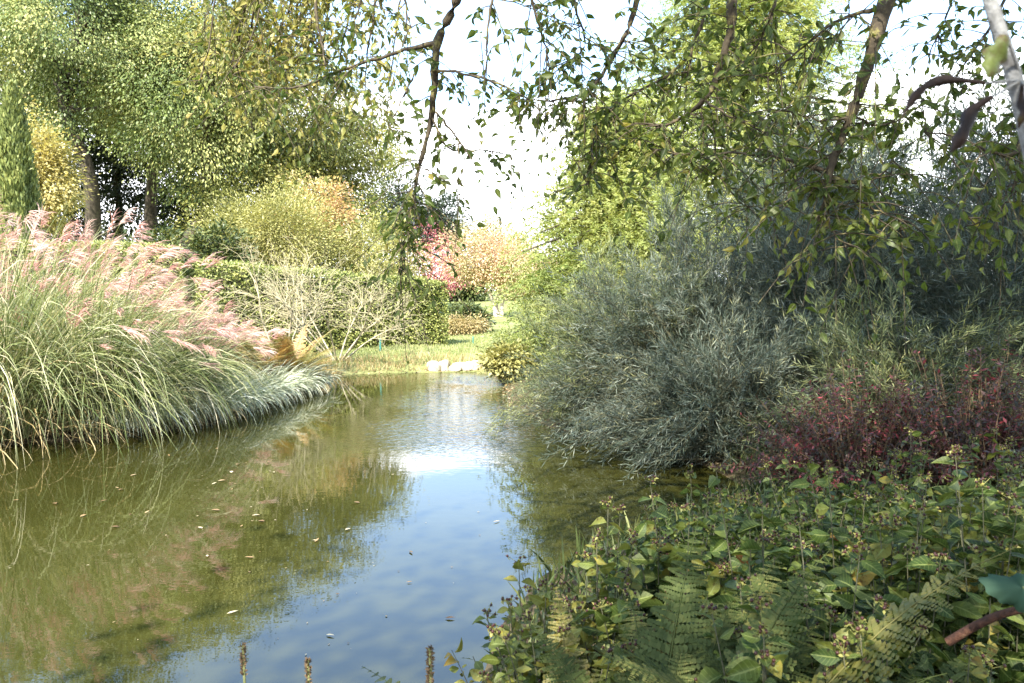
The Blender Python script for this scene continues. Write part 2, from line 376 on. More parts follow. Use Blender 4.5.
n.links.new(n2.outputs[0], b.inputs['Height']); n.links.new(b.outputs[0], p.inputs['Normal']); n.links.new(p.outputs[0], out.inputs[0])

# water: murky olive body under a mirror surface with slight ripples
m, n, out = nodes('pond_water'); M['water'] = m
g_ = n.nodes.new('ShaderNodeNewGeometry')
def noise_(scale, det, sc=(1, 1, 1)):
    mpp = n.nodes.new('ShaderNodeMapping'); mpp.inputs['Scale'].default_value = sc
    n.links.new(g_.outputs['Position'], mpp.inputs[0])
    q = n.nodes.new('ShaderNodeTexNoise'); q.inputs['Scale'].default_value = scale; q.inputs['Detail'].default_value = det
    n.links.new(mpp.outputs[0], q.inputs['Vector']); return q.outputs[0]
col = ramp(n, [(.3, (.018, .0185, .004)), (.7, (.032, .031, .007))], noise_(.5, 5))
p = n.nodes.new('ShaderNodeBsdfPrincipled'); p.inputs['Roughness'].default_value = .015; p.inputs['IOR'].default_value = 1.5
n.links.new(col, p.inputs['Base Color'])
r1 = noise_(1.6, 2, (1, 1.5, 1)); r2 = noise_(7, 2, (1, 1.6, 1))
def mrange(src, a, b, c, d):
    q = n.nodes.new('ShaderNodeMapRange'); q.interpolation_type = 'SMOOTHSTEP'
    for k_, v_ in enumerate((a, b, c, d)): q.inputs[k_ + 1].default_value = v_
    n.links.new(src, q.inputs[0]); return q.outputs[0]
def mul(a, b):
    q = n.nodes.new('ShaderNodeMath'); q.operation = 'MULTIPLY'; n.links.new(a, q.inputs[0]); n.links.new(b, q.inputs[1]); return q.outputs[0]
sp = n.nodes.new('ShaderNodeSeparateXYZ'); n.links.new(g_.outputs['Position'], sp.inputs[0])
# a breeze ruffles the open middle of the pond, the near and sheltered water is still
patch_o = mrange(mul(mul(mrange(sp.outputs[1], 8.2, 12.5, 0, 1), mrange(sp.outputs[0], -3.0, -1.2, 0, 1)), mrange(noise_(.35, 3), .30, .55, .25, 1)), 0, 1, .03, 2.4)
class patch: outputs = [patch_o]
m1 = n.nodes.new('ShaderNodeMath'); m1.operation = 'MULTIPLY'; n.links.new(r2, m1.inputs[0]); n.links.new(patch.outputs[0], m1.inputs[1])
m2 = n.nodes.new('ShaderNodeMath'); m2.operation = 'MULTIPLY_ADD'; m2.inputs[1].default_value = 1.6
r1s = n.nodes.new('ShaderNodeMath'); r1s.operation = 'MULTIPLY'; r1s.inputs[1].default_value = .035; n.links.new(r1, r1s.inputs[0])
n.links.new(m1.outputs[0], m2.inputs[0]); n.links.new(r1s.outputs[0], m2.inputs[2])
b = n.nodes.new('ShaderNodeBump'); b.inputs['Strength'].default_value = .16; b.inputs['Distance'].default_value = .05
n.links.new(m2.outputs[0], b.inputs['Height']); n.links.new(b.outputs[0], p.inputs['Normal']); n.links.new(p.outputs[0], out.inputs[0])

# ------------------------------------------------------------------ ground and water
POND = np.array([(-9.2, 12.6), (-8.4, 13.4), (-7.2, 13.9), (-6.2, 15.9), (-6.1, 19.5), (-6.4, 24), (-6.7, 29), (-7.0, 32.3), (-4.5, 33.6), (-1.5, 34),
                 (-.5, 31.5), (-.1, 26), (0.1, 20), (.9, 15.2), (1.9, 13.2), (2.9, 11.2), (3.0, 9.4), (1.5, 7.6), (.35, 6.2), (.0, 5.0), (-.15, 3.4), (-.3, 2.4),
                 (-1.5, 2.2), (-5, 2.2), (-9, 3.5), (-12.5, 7), (-12.5, 11), (-10.5, 12.2)])
POND = POND / (1 + .022 * POND[:, 1:2])
def pond_sd(x, y):
    """signed distance to the shore, negative in the water"""
    a = POND; b = np.roll(POND, -1, 0); d = np.full(x.shape, 1e9); ins = np.zeros(x.shape, bool)
    for p, q in zip(a, b):
        e = q - p; wx = x - p[0]; wy = y - p[1]
        t = np.clip((wx * e[0] + wy * e[1]) / (e @ e), 0, 1)
        d = np.minimum(d, np.hypot(wx - e[0] * t, wy - e[1] * t))
        c = (p[1] > y) != (q[1] > y)
        with np.errstate(divide='ignore', invalid='ignore'):
            ins ^= c & (x < (q[0] - p[0]) * (y - p[1]) / (q[1] - p[1]) + p[0])
    return np.where(ins, -d, d)
def ground_z(x, y):
    x = np.asarray(x, float); y = np.asarray(y, float); s = pond_sd(x, y)
    up = .05 + .30 * (1 - np.exp(-np.clip(s, 0, None) / .8))
    z = np.where(s > 0, up, np.clip(s * .55, -.8, 0) + .06)
    far = np.clip((y - 36) / 60, 0, 1)
    z = z + .05 * np.sin(x * .9 + y * .5) * np.clip(s, 0, 1) + far * 1.2
    return z
def gz(x, y): return float(ground_z(np.array([x]), np.array([y]))[0])

inn = np.arange(-16, 16.01, .25)
ext = 16 + np.cumsum(.4 * 1.17 ** np.arange(34))
xs = np.concatenate([-ext[::-1], inn, ext])
iny = np.arange(0, 44.01, .3)
exy = np.cumsum(.4 * 1.17 ** np.arange(34))
ys = np.concatenate([-exy[::-1], iny, 44 + exy])
X, Y = np.meshgrid(xs, ys)
Vg = np.stack([X, Y, ground_z(X, Y)], -1).reshape(-1, 3)
nx, ny = len(xs), len(ys)
i, j = np.meshgrid(np.arange(ny - 1), np.arange(nx - 1), indexing='ij')
q = (i * nx + j).ravel(); Fg = np.stack([q, q + 1, q + nx + 1, q + nx], 1)
g = Geo(); g.add(Vg, Fg); o = g.build('ground', M['ground']); o['kind'] = 'structure'
g = Geo(); g.add([(-14, 2, 0), (4, 2, 0), (4, 38.5, 0), (-14, 38.5, 0)], [(0, 1, 2, 3)])
o = g.build('pond_water', M['water']); o['kind'] = 'structure'

# ------------------------------------------------------------------ trees
def tree(name, label, cat, x, y, h, tr, mat, crown, seed, group=None, K=500, per=45, Rc=.9, L=.22, W=.11, bark='bark_dark',
         flat=.35, droop=.35, limbs=22, inner=.45, amp=.3, lumps=9, lean=(0, 0), stems=1, zmin=-1, spread=.4, trunk_to=None, upn=.8):
    """crown = list of (dx, dy, z, rx, ry, rz) lobes"""
    rng = np.random.default_rng(seed); z0 = gz(x, y) - .05
    t = thing(name, label, cat, (x, y, z0), group)
    tops = []; tgs = []
    for s in range(stems):
        a = s * 2.4 + seed; e = spread if stems > 1 else 0
        top = np.array([x + lean[0] + math.cos(a) * e * 2, y + lean[1] + math.sin(a) * e * 2, z0 + (trunk_to or h * .86)])
        base = np.array([x + math.cos(a) * e * .3, y + math.sin(a) * e * .3, z0 - .1])
        pts = [base + (top - base) * u + np.append(rng.normal(size=2) * tr * 1.2 * (u > 0) , 0) for u in np.linspace(0, 1, 6)]
        tg = Geo(); p = tube(tg, pts, tr * 1.15, tr * .25, 9, 24); tops.append(p); tgs.append(tg)
    Cs = []; Ds = []
    tot = sum(c[3] * c[4] * c[5] for c in crown)
    for (dx, dy, z, rx, ry, rz) in crown:
        kk = max(8, int(K * rx * ry * rz / tot))
        p, d = crown_pts(rng, kk, (x + dx, y + dy, z0 + z), (rx, ry, rz), inner, lumps, amp, zmin)
        Cs.append(p); Ds.append(d)
    Cs = np.concatenate(Cs); Ds = np.concatenate(Ds)
    for k in rng.choice(len(Cs), min(limbs, len(Cs)), replace=False):
        ti = rng.integers(len(tops)); tp = tops[ti]; c = Cs[k]
        dist = np.hypot(*(c[:2] - tp[len(tp) // 2][:2])); zt = c[2] - dist * rng.uniform(.2, .7)
        s = tp[np.argmin(np.abs(tp[:, 2] - max(zt, z0 + h * .18)))]
        mid = (s + c) / 2 + np.array([0, 0, dist * .12]) + rng.normal(size=3) * dist * .05
        tube(tgs[ti], [s, mid, c], tr * .30, tr * .05, 5, 8)
    for tg in tgs: tg.build('trunk', M[bark], t)
    g = Geo(); foliage(g, rng, Cs, per, Rc, L, W, flat, droop, upn=upn, out=Ds)
    g.build('crown', M[mat], t)
    return t

BE = 'tall beeches behind the hedge'
B = lambda *a: list(a)
# tall beeches
def beech(label, px, D, top_py, seed, mat='beech', rx=5.0, K=190, skirt=True, **kw):
    x = (px - 512) / F * D; r_ = np.random.default_rng(seed + 500); h = at(px, top_py, D)[2] - gz(x, D)
    cr = [(0, 0, h * .69, rx, rx, h * .26)]
    if skirt: cr += [(r_.normal() * 1.2, -2.0, h * .40, rx * .9, rx * .6, h * .14), (r_.normal() * 2, -1, h * .22, rx * .8, rx * .6, h * .10)]
    return tree('beech_tree', label, 'tree', x, D, h, .45, mat, cr, seed, BE, K=int(K * .72), per=430, Rc=1.25, L=.15, W=.075, limbs=34, inner=.5, amp=.55, lumps=20, flat=.85, droop=1.0, upn=.35, **kw)
beech('tall dark beech at the left edge of the photo, above the yellow tree', -25, 48, -120, 11, K=230)
beech('tall beech with a bare dark trunk right behind the columnar cypress', 84, 43, -110, 12, K=260, skirt=False)
beech('tall beech with its trunk in shade, second right of the cypress', 142, 50, -40, 13, rx=5.0, skirt=False, K=230)
beech('beech with sunlit drooping sprays behind the hedge, left of the golden bush', 208, 44, -8, 14, rx=4.5, K=230, skirt=False)
beech('yellow-green beech straight behind the golden bush', 275, 47, 32, 15, 'beech_light', rx=4.2, K=210)
beech('shorter pale beech on the right end of the row, beside the open sky', 342, 50, 82, 16, 'beech_light', rx=3.1, K=150)
for px, D, ty, lb in [(48, 57, 20, 'dark tree added for the deep shade behind the beech trunks, left one'), (122, 58, 30, 'dark tree added for the deep shade between the beech trunks, middle one'),
                     (195, 57, 48, 'dark tree added for the deep shade behind the sunlit drooping sprays'), (270, 59, 85, 'dark tree added for the shade behind the yellow-green beech')]:
    x = (px - 512) / F * D; h = at(px, ty, D)[2]  # dark row added as the shade behind the beeches, closing the sky gaps
    tree('shade_backdrop_tree', lb, 'tree', x, D, h, .3, 'backdrop_shade', [(0, 0, h * .5, 3.8, 3.0, h * .5)], 600 + px, 'dark trees added for the shade behind the beeches', K=200, per=110, Rc=1.5, L=.30, W=.12, limbs=14, inner=.3, amp=.35, lumps=12, flat=.5, droop=.5)

# columnar cypress
def cypress(label, px, D, top_py, half_px, seed):
    x = (px - 512) / F * D; z0 = gz(x, D); zt = at(px, top_py, D)[2]; h = zt - z0; r = half_px / F * D
    rng = np.random.default_rng(seed); t = thing('cypress_tree', label, 'tree', (x, D, z0))
    g = Geo(); tube(g, [(x, D, z0 - .1), (x, D, z0 + h * .8)], .16, .03, 8, 8); g.build('trunk', M['bark_dark'], t)
    n = 1500; u = rng.random(n) ** .9; a = rng.random(n) * 6.283
    prof = np.minimum(1, (1 - u) * 2.4) ** .7 * np.minimum(1, .72 + u * .7) * r
    rr = prof * (.62 + .38 * rng.random(n)) * (1 + .14 * np.sin(a * 7 + u * 2) + .08 * np.sin(a * 3 - u * 14))
    Cn = np.stack([x + rr * np.cos(a), D + rr * np.sin(a), z0 + .1 + u * h * .97], 1)
    per = 26; cl = np.repeat(np.arange(n), per); off = rng.normal(size=(n * per, 3)) * [.07, .07, .22]
    off = off * .7; Dn = unit(np.stack([np.cos(a), np.sin(a), np.full(n, 3.2)], 1))[cl] + rng.normal(size=(n * per, 3)) * .25
    N = unit(np.stack([np.cos(a), np.sin(a), np.zeros(n)], 1)[cl] + rng.normal(size=(n * per, 3)) * .5)
    leaf4(g2 := Geo(), Cn[cl] + off, unit(Dn), N, .16, .045, np.clip(rng.random(n)[cl] * .6 + rng.random(n * per) * .4, 0, 1))
    g2.build('crown', M['cypress'], t)
cypress('narrow green columnar cypress rising above the pink grass at far left', 21, 20, 92, 19, 21)

def simple_tree(name, label, px, D, top_py, half_px, mat, seed, trunk=.12, bot_py=None, **kw):
    """tree or bush whose crown fills half_px either side of px, from bot_py up to top_py"""
    x = (px - 512) / F * D; z0 = gz(x, D); zt = at(px, top_py, D)[2] - z0; r = half_px / F * D
    zb = (at(px, bot_py, D)[2] - z0) if bot_py else zt * .25
    zb = max(zb, .15)
    a = dict(K=260, per=45, Rc=r * .32, L=.16, W=.08, limbs=14, inner=.4, amp=.35, flat=.6)
    a.update(kw); a['L'] *= .78; a['W'] *= .78; cat = a.pop('cat', 'tree'); cr = a.pop('crown', None)
    cr = cr or [(0, 0, (zt + zb) / 2, r, r, (zt - zb) / 2), (r * .35, -.2 * r, zb + (zt - zb) * .36, r * .75, r * .75, (zt - zb) * .36), (-r * .4, 0, zb + (zt - zb) * .42, r * .7, r * .7, (zt - zb) * .36)]
    return tree(name, label, cat, x, D, zt, trunk, mat, cr, seed, **a)

simple_tree('yellow_tree', 'small yellow-leaved tree behind the columnar cypress', 42, 25, 100, 42, 'gold', 31, bot_py=235, L=.13, W=.075, K=420)
simple_tree('golden_bush', 'large rounded golden-olive bush rising above the hedge', 275, 30, 186, 66, 'olive', 32, cat='bush', bot_py=275, L=.14, W=.045, K=520, per=75, flat=.7, droop=.2)
simple_tree('orange_tree', 'small tree with orange-tinted leaves behind the golden bush', 322, 34, 166, 36, 'orange', 33, bot_py=270, L=.17, W=.09, K=260)
simple_tree('dark_pine', 'dark blue-green pine standing farther off, right of the last beech', 398, 75, 163, 34, 'bluegreen', 34, bot_py=250, trunk=.25, L=.4, W=.12, K=260, per=55)
simple_tree('far_tree', 'rounded mid-green tree right of the dark blue-green pine', 440, 80, 186, 26, 'bluegreen', 35, bot_py=260, trunk=.25, L=.4, W=.16, K=200, per=55)
simple_tree('low_tree', 'pale distant treetop low on the horizon beside the feathery conifer', 500, 95, 216, 30, 'beech_light', 36, bot_py=270, trunk=.2, L=.5, W=.2, K=130)
simple_tree('laurel_bush', 'dark green bush below the beeches, at the left end of the hedge', 160, 23, 226, 36, 'darkshrub', 37, cat='bush', bot_py=300, L=.2, W=.08, K=220)
simple_tree('laurel_bush', 'dark green bush below the beeches, left of the golden bush', 222, 27, 222, 34, 'darkshrub', 38, cat='bush', bot_py=300, L=.2, W=.08, K=220)
simple_tree('airy_bush', 'pale loose bush with thin leaves directly behind the bare twiggy shrub', 352, 31, 212, 42, 'olive', 39, cat='bush', bot_py=290, L=.13, W=.05, K=380, per=30, bark='twig_pale')
simple_tree('loose_bush', 'yellow-green loose bush behind the hedge, between the airy bush and the red bush', 392, 46, 222, 36, 'olive', 48, cat='bush', bot_py=300, L=.15, W=.07, K=260)
simple_tree('red_bush', 'bright pink-red bush behind the hedge', 433, 52, 222, 38, 'pinkred', 40, cat='bush', bot_py=292, L=.15, W=.09, K=220)
simple_tree('peach_tree', 'spreading tree with peach and cream leaves on pale forked trunks', 499, 44, 220, 56, 'peach', 41, bot_py=292, bark='bark_pale', trunk=.11, stems=3, spread=.5, L=.14, W=.085, K=420, per=70, limbs=26)
simple_tree('pink_bush', 'pale pink bush between the peach tree and the feathery conifer', 546, 46, 248, 26, 'pinkpale', 42, cat='bush', bot_py=300, L=.14, W=.08, K=150)
simple_tree('dark_bush', 'low dark rounded bush beside the end of the hedge', 467, 30.5, 300, 26, 'darkshrub', 43, cat='bush', bot_py=332, L=.14, W=.07, K=160)
simple_tree('rusty_bush', 'low orange-brown bush in front of the dark rounded bush', 462, 29, 316, 30, 'rust_pale', 44, cat='bush', bot_py=338, trunk=.03, L=.12, W=.04, K=130, crown=[(0, 0, .38, 1.1, .5, .32)])
simple_tree('mound_bush', 'low light green mound at the foot of the peach tree', 520, 23, 342, 34, 'lawn', 45, cat='bush', bot_py=352, trunk=.03, L=.10, W=.05, K=200, crown=[(.1, 0, .2, 1.1, .7, .36)])
simple_tree('shore_bush', 'yellow-green leafy bush at the water edge beside the pale stones', 508, 16.6, 340, 22, 'olive', 46, cat='bush', bot_py=388, trunk=.03, L=.11, W=.06, K=150, Rc=.22, per=34)

for k, (px, D, ty, hp, mt, lb) in enumerate([(462, 70, 262, 26, 'darkshrub', 'dark distant tree low behind the peach tree, left one'), (528, 72, 256, 34, 'beech_light', 'light green distant tree behind the pale pink bush'),
     (640, 60, 180, 70, 'beech', 'distant tree hidden behind the lower feathery conifer'), (800, 55, 120, 90, 'beech', 'distant broad tree behind the silver shrubs, right of the tall feathery conifer'), (960, 50, 150, 90, 'bluegreen', 'distant dark tree behind the pale silver tree at the right edge')]):
    simple_tree('distant_tree', lb, px, D, ty, hp, mt, 350 + k, .2, bot_py=318, L=.34, W=.16, K=150, per=70)
# feathery conifers on the right
def feather_tree(label, px, D, top_py, half_px, seed, bot_py, K=900):
    x = (px - 512) / F * D; z0 = gz(x, D); h = at(px, top_py, D)[2] - z0; r = half_px / F * D; zb = at(px, bot_py, D)[2] - z0
    rng = np.random.default_rng(seed); t = thing('feathery_conifer', label, 'tree', (x, D, z0), 'feathery conifers behind the silver shrubs')
    bg_ = Geo(); tube(bg_, [(x, D, z0 - .1), (x + .1, D, z0 + h * .5), (x, D, z0 + h * .97)], .3, .03, 8, 14)
    u = rng.random(K) ** 1.15; a = rng.random(K) * 6.283
    zz = z0 + zb + (h - zb) * u
    rr = r * (1 - .8 * u ** 1.7) * (.25 + .75 * rng.random(K) ** .6) * (1 + .25 * np.sin(a * 3 + u * 9))
    tip = np.stack([x + rr * np.cos(a), D + rr * np.sin(a), zz - rr * .12], 1)
    sel = rng.random(K) < .25
    st = np.stack([np.full(K, x), np.full(K, D), zz + rr * .15 - .3], 1)[sel]; en = tip[sel]
    pp = np.stack([st, (st + en) / 2 + [0, 0, .25], en], 1); tubes(bg_, pp, np.array([[.05, .03, .01]]), 4); bg_.build('trunk', M['bark_dark'], t)
    # each spray: feathery shoots arching out and down, set with fine needles
    ns = 9; per = 30; cl = np.repeat(np.arange(K), ns)
    out = np.stack([np.cos(a), np.sin(a), np.full(K, -.05)], 1)[cl]
    base = tip[cl] - out * .5 + rng.normal(size=(K * ns, 3)) * [.34, .34, .15]
    dr = unit(out + rng.normal(size=(K * ns, 3)) * .55 + [0, 0, .1]); Ls = rng.uniform(.35, .8, K * ns)
    c2 = np.repeat(np.arange(K * ns), per); tt = rng.random(K * ns * per)
    P = base[c2] + dr[c2] * (Ls[c2] * tt)[:, None] - UP * (.35 * Ls[c2] * tt ** 2)[:, None]
    s = unit(np.cross(dr, UP))[c2] * np.where(rng.random(len(c2)) < .5, -1, 1)[:, None]
    Dn = unit(dr[c2] * .5 + s + rng.normal(size=(len(c2), 3)) * .45 - UP * .3)
    v = np.clip(rng.random(K)[cl][c2] * .6 + rng.random(len(c2)) * .4, 0, 1)
    g = Geo(); leaf4(g, P, Dn, unit(UP + rng.normal(size=(len(c2), 3)) * .6), rng.uniform(.07, .14, len(c2)), .026, v)
    g.build('crown', M['feather'], t)
feather_tree('feathery light green conifer leaning to the sky gap, lower one on the left', 616, 18, 106, 112, 51, 345, 1000)
feather_tree('tall feathery light green conifer rising out of the top of the photo', 738, 22, -120, 150, 52, 250, 1400)

# ------------------------------------------------------------------ hedges
def hedge(label, a, b, za, zb, wd, seed):
    """clipped hedge from a to b, its top at height za over a and zb over b"""
    a = np.array(a, float); b = np.array(b, float); rng = np.random.default_rng(seed)
    e = unit(b - a); nrm = np.array([-e[1], e[0]]); Ln = np.linalg.norm(b - a)
    zb0 = min(gz(*a), gz(*b)) - .05; c = (a + b) / 2; t = thing('clipped_hedge', label, 'hedge', (*c, zb0), 'clipped hedge sections')
    top = lambda l: za + (zb - za) * l / Ln
    P3 = lambda l, q_, u: np.append(a + e * l + nrm * q_, zb0 + (top(l) - zb0) * u)
    g = Geo(); d_ = .14
    V = [P3(l, q_, u) for u in (0, .93) for (l, q_) in ((d_, -wd / 2 + d_), (Ln - d_, -wd / 2 + d_), (Ln - d_, wd / 2 - d_), (d_, wd / 2 - d_))]
    g.add(V, [(0, 1, 2, 3), (4, 5, 6, 7), (0, 1, 5, 4), (1, 2, 6, 5), (2, 3, 7, 6), (3, 0, 4, 7)]); g.build('twigs', M['core'], t, smooth=False)
    g = Geo(); E3 = np.append(e, 0); N3 = np.append(nrm, 0)
    def face(n, fl, fq, fu, N):
        l, q_, u = fl(n), fq(n), fu(n)
        p = np.stack([a[0] + e[0] * l + nrm[0] * q_, a[1] + e[1] * l + nrm[1] * q_, zb0 + (top(l) - zb0) * u], 1)
        p += N * (rng.normal(size=(n, 1)) * .035 - .03 + .03 * np.sin(l * 2.3 + u * 5)[:, None])
        D = unit(N * .6 + rng.normal(size=(n, 3)) * .7 + UP * .15)
        leaf4(g, p, D, unit(N + rng.normal(size=(n, 3)) * .6), rng.uniform(.045, .095, n), .045, rng.random(n))
    U = lambda lo, hi: (lambda n: rng.uniform(lo, hi, n)); h = (za + zb) / 2 - zb0; dn = 900
    face(int(Ln * h * dn), U(0, Ln), U(wd / 2, wd / 2), U(0, 1), N3); face(int(Ln * h * dn * .4), U(0, Ln), U(-wd / 2, -wd / 2), U(0, 1), -N3)
    face(int(Ln * wd * dn), U(0, Ln), U(-wd / 2, wd / 2), U(1, 1), UP)
    face(int(wd * h * dn), U(0, 0), U(-wd / 2, wd / 2), U(0, 1), -E3); face(int(wd * h * dn), U(Ln, Ln), U(-wd / 2, wd / 2), U(0, 1), E3)
    g.build('leaves', M['hedge'], t)
hedge('long clipped hedge with a flat top and squared end behind the twiggy shrub', (-2.35, 24.6), (-7.75, 19.3), 2.24, 2.68, 1.1, 61)
hedge('slightly taller clipped hedge behind the tall pink grass, left section', (-7.95, 19.2), (-12.5, 17.0), 3.02, 3.05, 1.1, 62)

# ------------------------------------------------------------------ bare twiggy shrub
def twiggy(label, x, y, seed, H=3.4, n0=9, spread=1.0, name='twiggy_shrub', leafy=0):
    rng = np.random.default_rng(seed); z0 = gz(x, y); t = thing(name, label, 'shrub', (x, y, z0))
    gs = Geo(); gt = Geo(); ends = []
    for s in range(n0):
        a = s * 6.283 / n0 + rng.normal() * .2; d = np.array([math.cos(a) * spread * rng.uniform(.4, 1.1), math.sin(a) * spread * .8 * rng.uniform(.4, 1), rng.uniform(.5, .9)])
        p0 = np.array([x + d[0] * .12, y + d[1] * .12, z0 - .05]); L = H * rng.uniform(.5, .8)
        p1 = p0 + unit(d) * L * .5; p2 = p1 + unit(d * [1, 1, 1.2] + rng.normal(size=3) * .25) * L * .5
        p = tube(gs, [p0, p1, p2], .026, .010, 6, 8); ends.append((p[4], d)); ends.append((p[6], d)); ends.append((p[7], d))
    lvl = ends
    for depth, (r0, r1, L, kk) in enumerate([(.011, .007, .75, 4), (.005, .0035, .52, 3), (.003, .0018, .34, 3)]):
        nx_ = []; P = []
        for (p, d) in lvl:
            for k in range(kk):
                dd = unit(unit(d) * .8 + rng.normal(size=3) * .65 + UP * (.15 if depth < 2 else -.1)); l = L * rng.uniform(.5, 1.2)
                e = p + dd * l; mid = (p + e) / 2 + rng.normal(size=3) * l * .07 + UP * l * .05
                P.append([p, mid, e]); nx_.append((e if rng.random() < .6 else mid, dd))
        tubes(gt, np.array(P), np.array([[r0, (r0 + r1) / 2, r1]]), 3); lvl = nx_
    gs.build('stems', M['stem_tan'], t); gt.build('twigs', M['twig_pale'], t)
twiggy('bare pale twiggy shrub spreading in front of the clipped hedge', -4.35, 19.8, 71, 3.0, 9, 1.2)
twiggy('small bare twiggy shrub with upright stems beside the rusty fern', -4.9, 17.6, 72, 2.7, 4, .40)

# ------------------------------------------------------------------ tall plumed grasses on the left bank
def grass_clump(name, label, x, y, H, nl, npl, seed, mat='miscan', lean=(.35, -.1), rad=.55, group=None, wid=.013, plume='plume'):
    x, y, k = survey(x, y); H *= k; rad *= k
    rng = np.random.default_rng(seed); z0 = gz(x, y) - .05; t = thing(name, label, 'grass clump', (x, y, z0), group)
    def base(n):
        a = rng.random(n) * 6.283; r = rad * np.sqrt(rng.random(n))
        P = np.stack([x + r * np.cos(a), y + r * np.sin(a), np.full(n, z0)], 1)
        D = np.stack([np.cos(a) * r / rad * .42 + lean[0] * .35, np.sin(a) * r / rad * .42 + lean[1] * .35, np.ones(n)], 1) + rng.normal(size=(n, 3)) * .14
        return P, unit(D)
    g = Geo(); P, D = base(nl); L = H * rng.uniform(.55, 1.15, nl)
    ribbons(g, P, D, L, wid * rng.uniform(.7, 1.4, nl), rng.random(nl), 9, rng.uniform(.10, .52, nl), side=unit(rng.normal(size=(nl, 3))))
    g.build('blades', M[mat], t)
    nd = nl // 5; P, D = base(nd); g = Geo(); D = unit(D + rng.normal(size=(nd, 3)) * .45)
    ribbons(g, P, D, H * rng.uniform(.25, .8, nd), wid * rng.uniform(.6, 1.3, nd), rng.random(nd), 6, rng.uniform(.1, .9, nd), side=unit(rng.normal(size=(nd, 3))))
    g.build('dead_leaves', M['dry'], t)
    if npl:
        gs = Geo(); P, D = base(npl); L = H * rng.uniform(.72, 1.08, npl)
        tip, td = ribbons(gs, P, D, L, .012, .6, 8, rng.uniform(.03, .2, npl), tip=.5)
        gs.build('stems', M[mat], t)
        lv = unit(np.array([1.0, -.15, -.25]) + rng.normal(size=(npl, 3)) * .5); k = 34
        for q in range(npl):                                        # each plume a part of its own
            gp = Geo(); u = rng.random(k)
            st = tip[q] - td[q] * (.24 * u)[:, None] + rng.normal(size=(k, 3)) * .006
            dd = unit(td[q] * .9 + lv[q] * .8 + rng.normal(size=(k, 3)) * .28)
            ribbons(gp, st, dd, rng.uniform(.6, 1.3) * (.12 + .13 * rng.random(k)), .008, np.clip(rng.random() * .6 + rng.random(k) * .4, 0, 1), 4, .28, side=unit(rng.normal(size=(k, 3))))
            gp.build('plume', M[plume], t)
    return t
GG = 'tall plumed grasses on the left bank'
grass_clump('plumed_grass', 'tallest pink-plumed grass clump at the left edge, blades hanging to the water', -9.0, 13.6, 4.0, 2000, 85, 81, rad=1.0, group=GG)
grass_clump('plumed_grass', 'tall pink-plumed grass clump behind the edge of the water, below the cypress', -7.8, 14.6, 3.1, 1700, 80, 82, rad=.9, group=GG)
grass_clump('plumed_grass', 'tall plumed grass clump behind the two front clumps, below the laurel bushes', -9.8, 17.0, 3.8, 1400, 85, 83, rad=.9, group=GG)
grass_clump('plumed_grass', 'middle pink-plumed grass clump arching right over the striped grass', -7.3, 16.4, 2.1, 1200, 70, 84, rad=.8, group=GG)
grass_clump('plumed_grass', 'tan plumed grass clump with pale pink heads, right of the tall green clumps', -8.1, 20.0, 2.05, 1100, 70, 85, 'miscan_tan', rad=.75, group=GG)
grass_clump('plumed_grass', 'farthest plumed grass clump, its white heads against the hedge', -8.6, 22.6, 1.75, 900, 60, 86, 'miscan_tan', rad=.7, group=GG)
VG = 'striped grasses along the left shore'
for k, (x, y, s, lb) in enumerate([(-7.35, 15.0, 1.2, 'nearest pale striped grass tuft, hanging over the water below the tall pink grass'),
                             (-6.7, 16.6, 1.25, 'pale striped grass tuft on the shore, second along from the nearest one'),
                             (-6.6, 18.3, 1.2, 'pale striped grass tuft in the middle of the row along the left shore'),
                             (-6.7, 20.3, 1.2, 'pale striped grass tuft before the tan plumed grass'),
                             (-6.75, 22.6, 1.25, 'pale striped grass tuft below the rusty fern, leaning over the water'),
                             (-6.9, 25.2, 1.1, 'farthest pale striped grass tuft, at the right end of the row')]):
    grass_clump('striped_grass', lb, x + .1, y - .1, s * .92, 800, 0, 90 + k, 'varieg', lean=(.9, -.4), rad=.7, group=VG, wid=.016)
def fern_bush(name, label, x, y, s, seed, mat, n=28, cat='fern'):
    rng = np.random.default_rng(seed); z0 = gz(x, y); t = thing(name, label, cat, (x, y, z0))
    fronds(t, rng, n, np.array([x, y, z0]), s, mat, elev=(.5, 1.3))
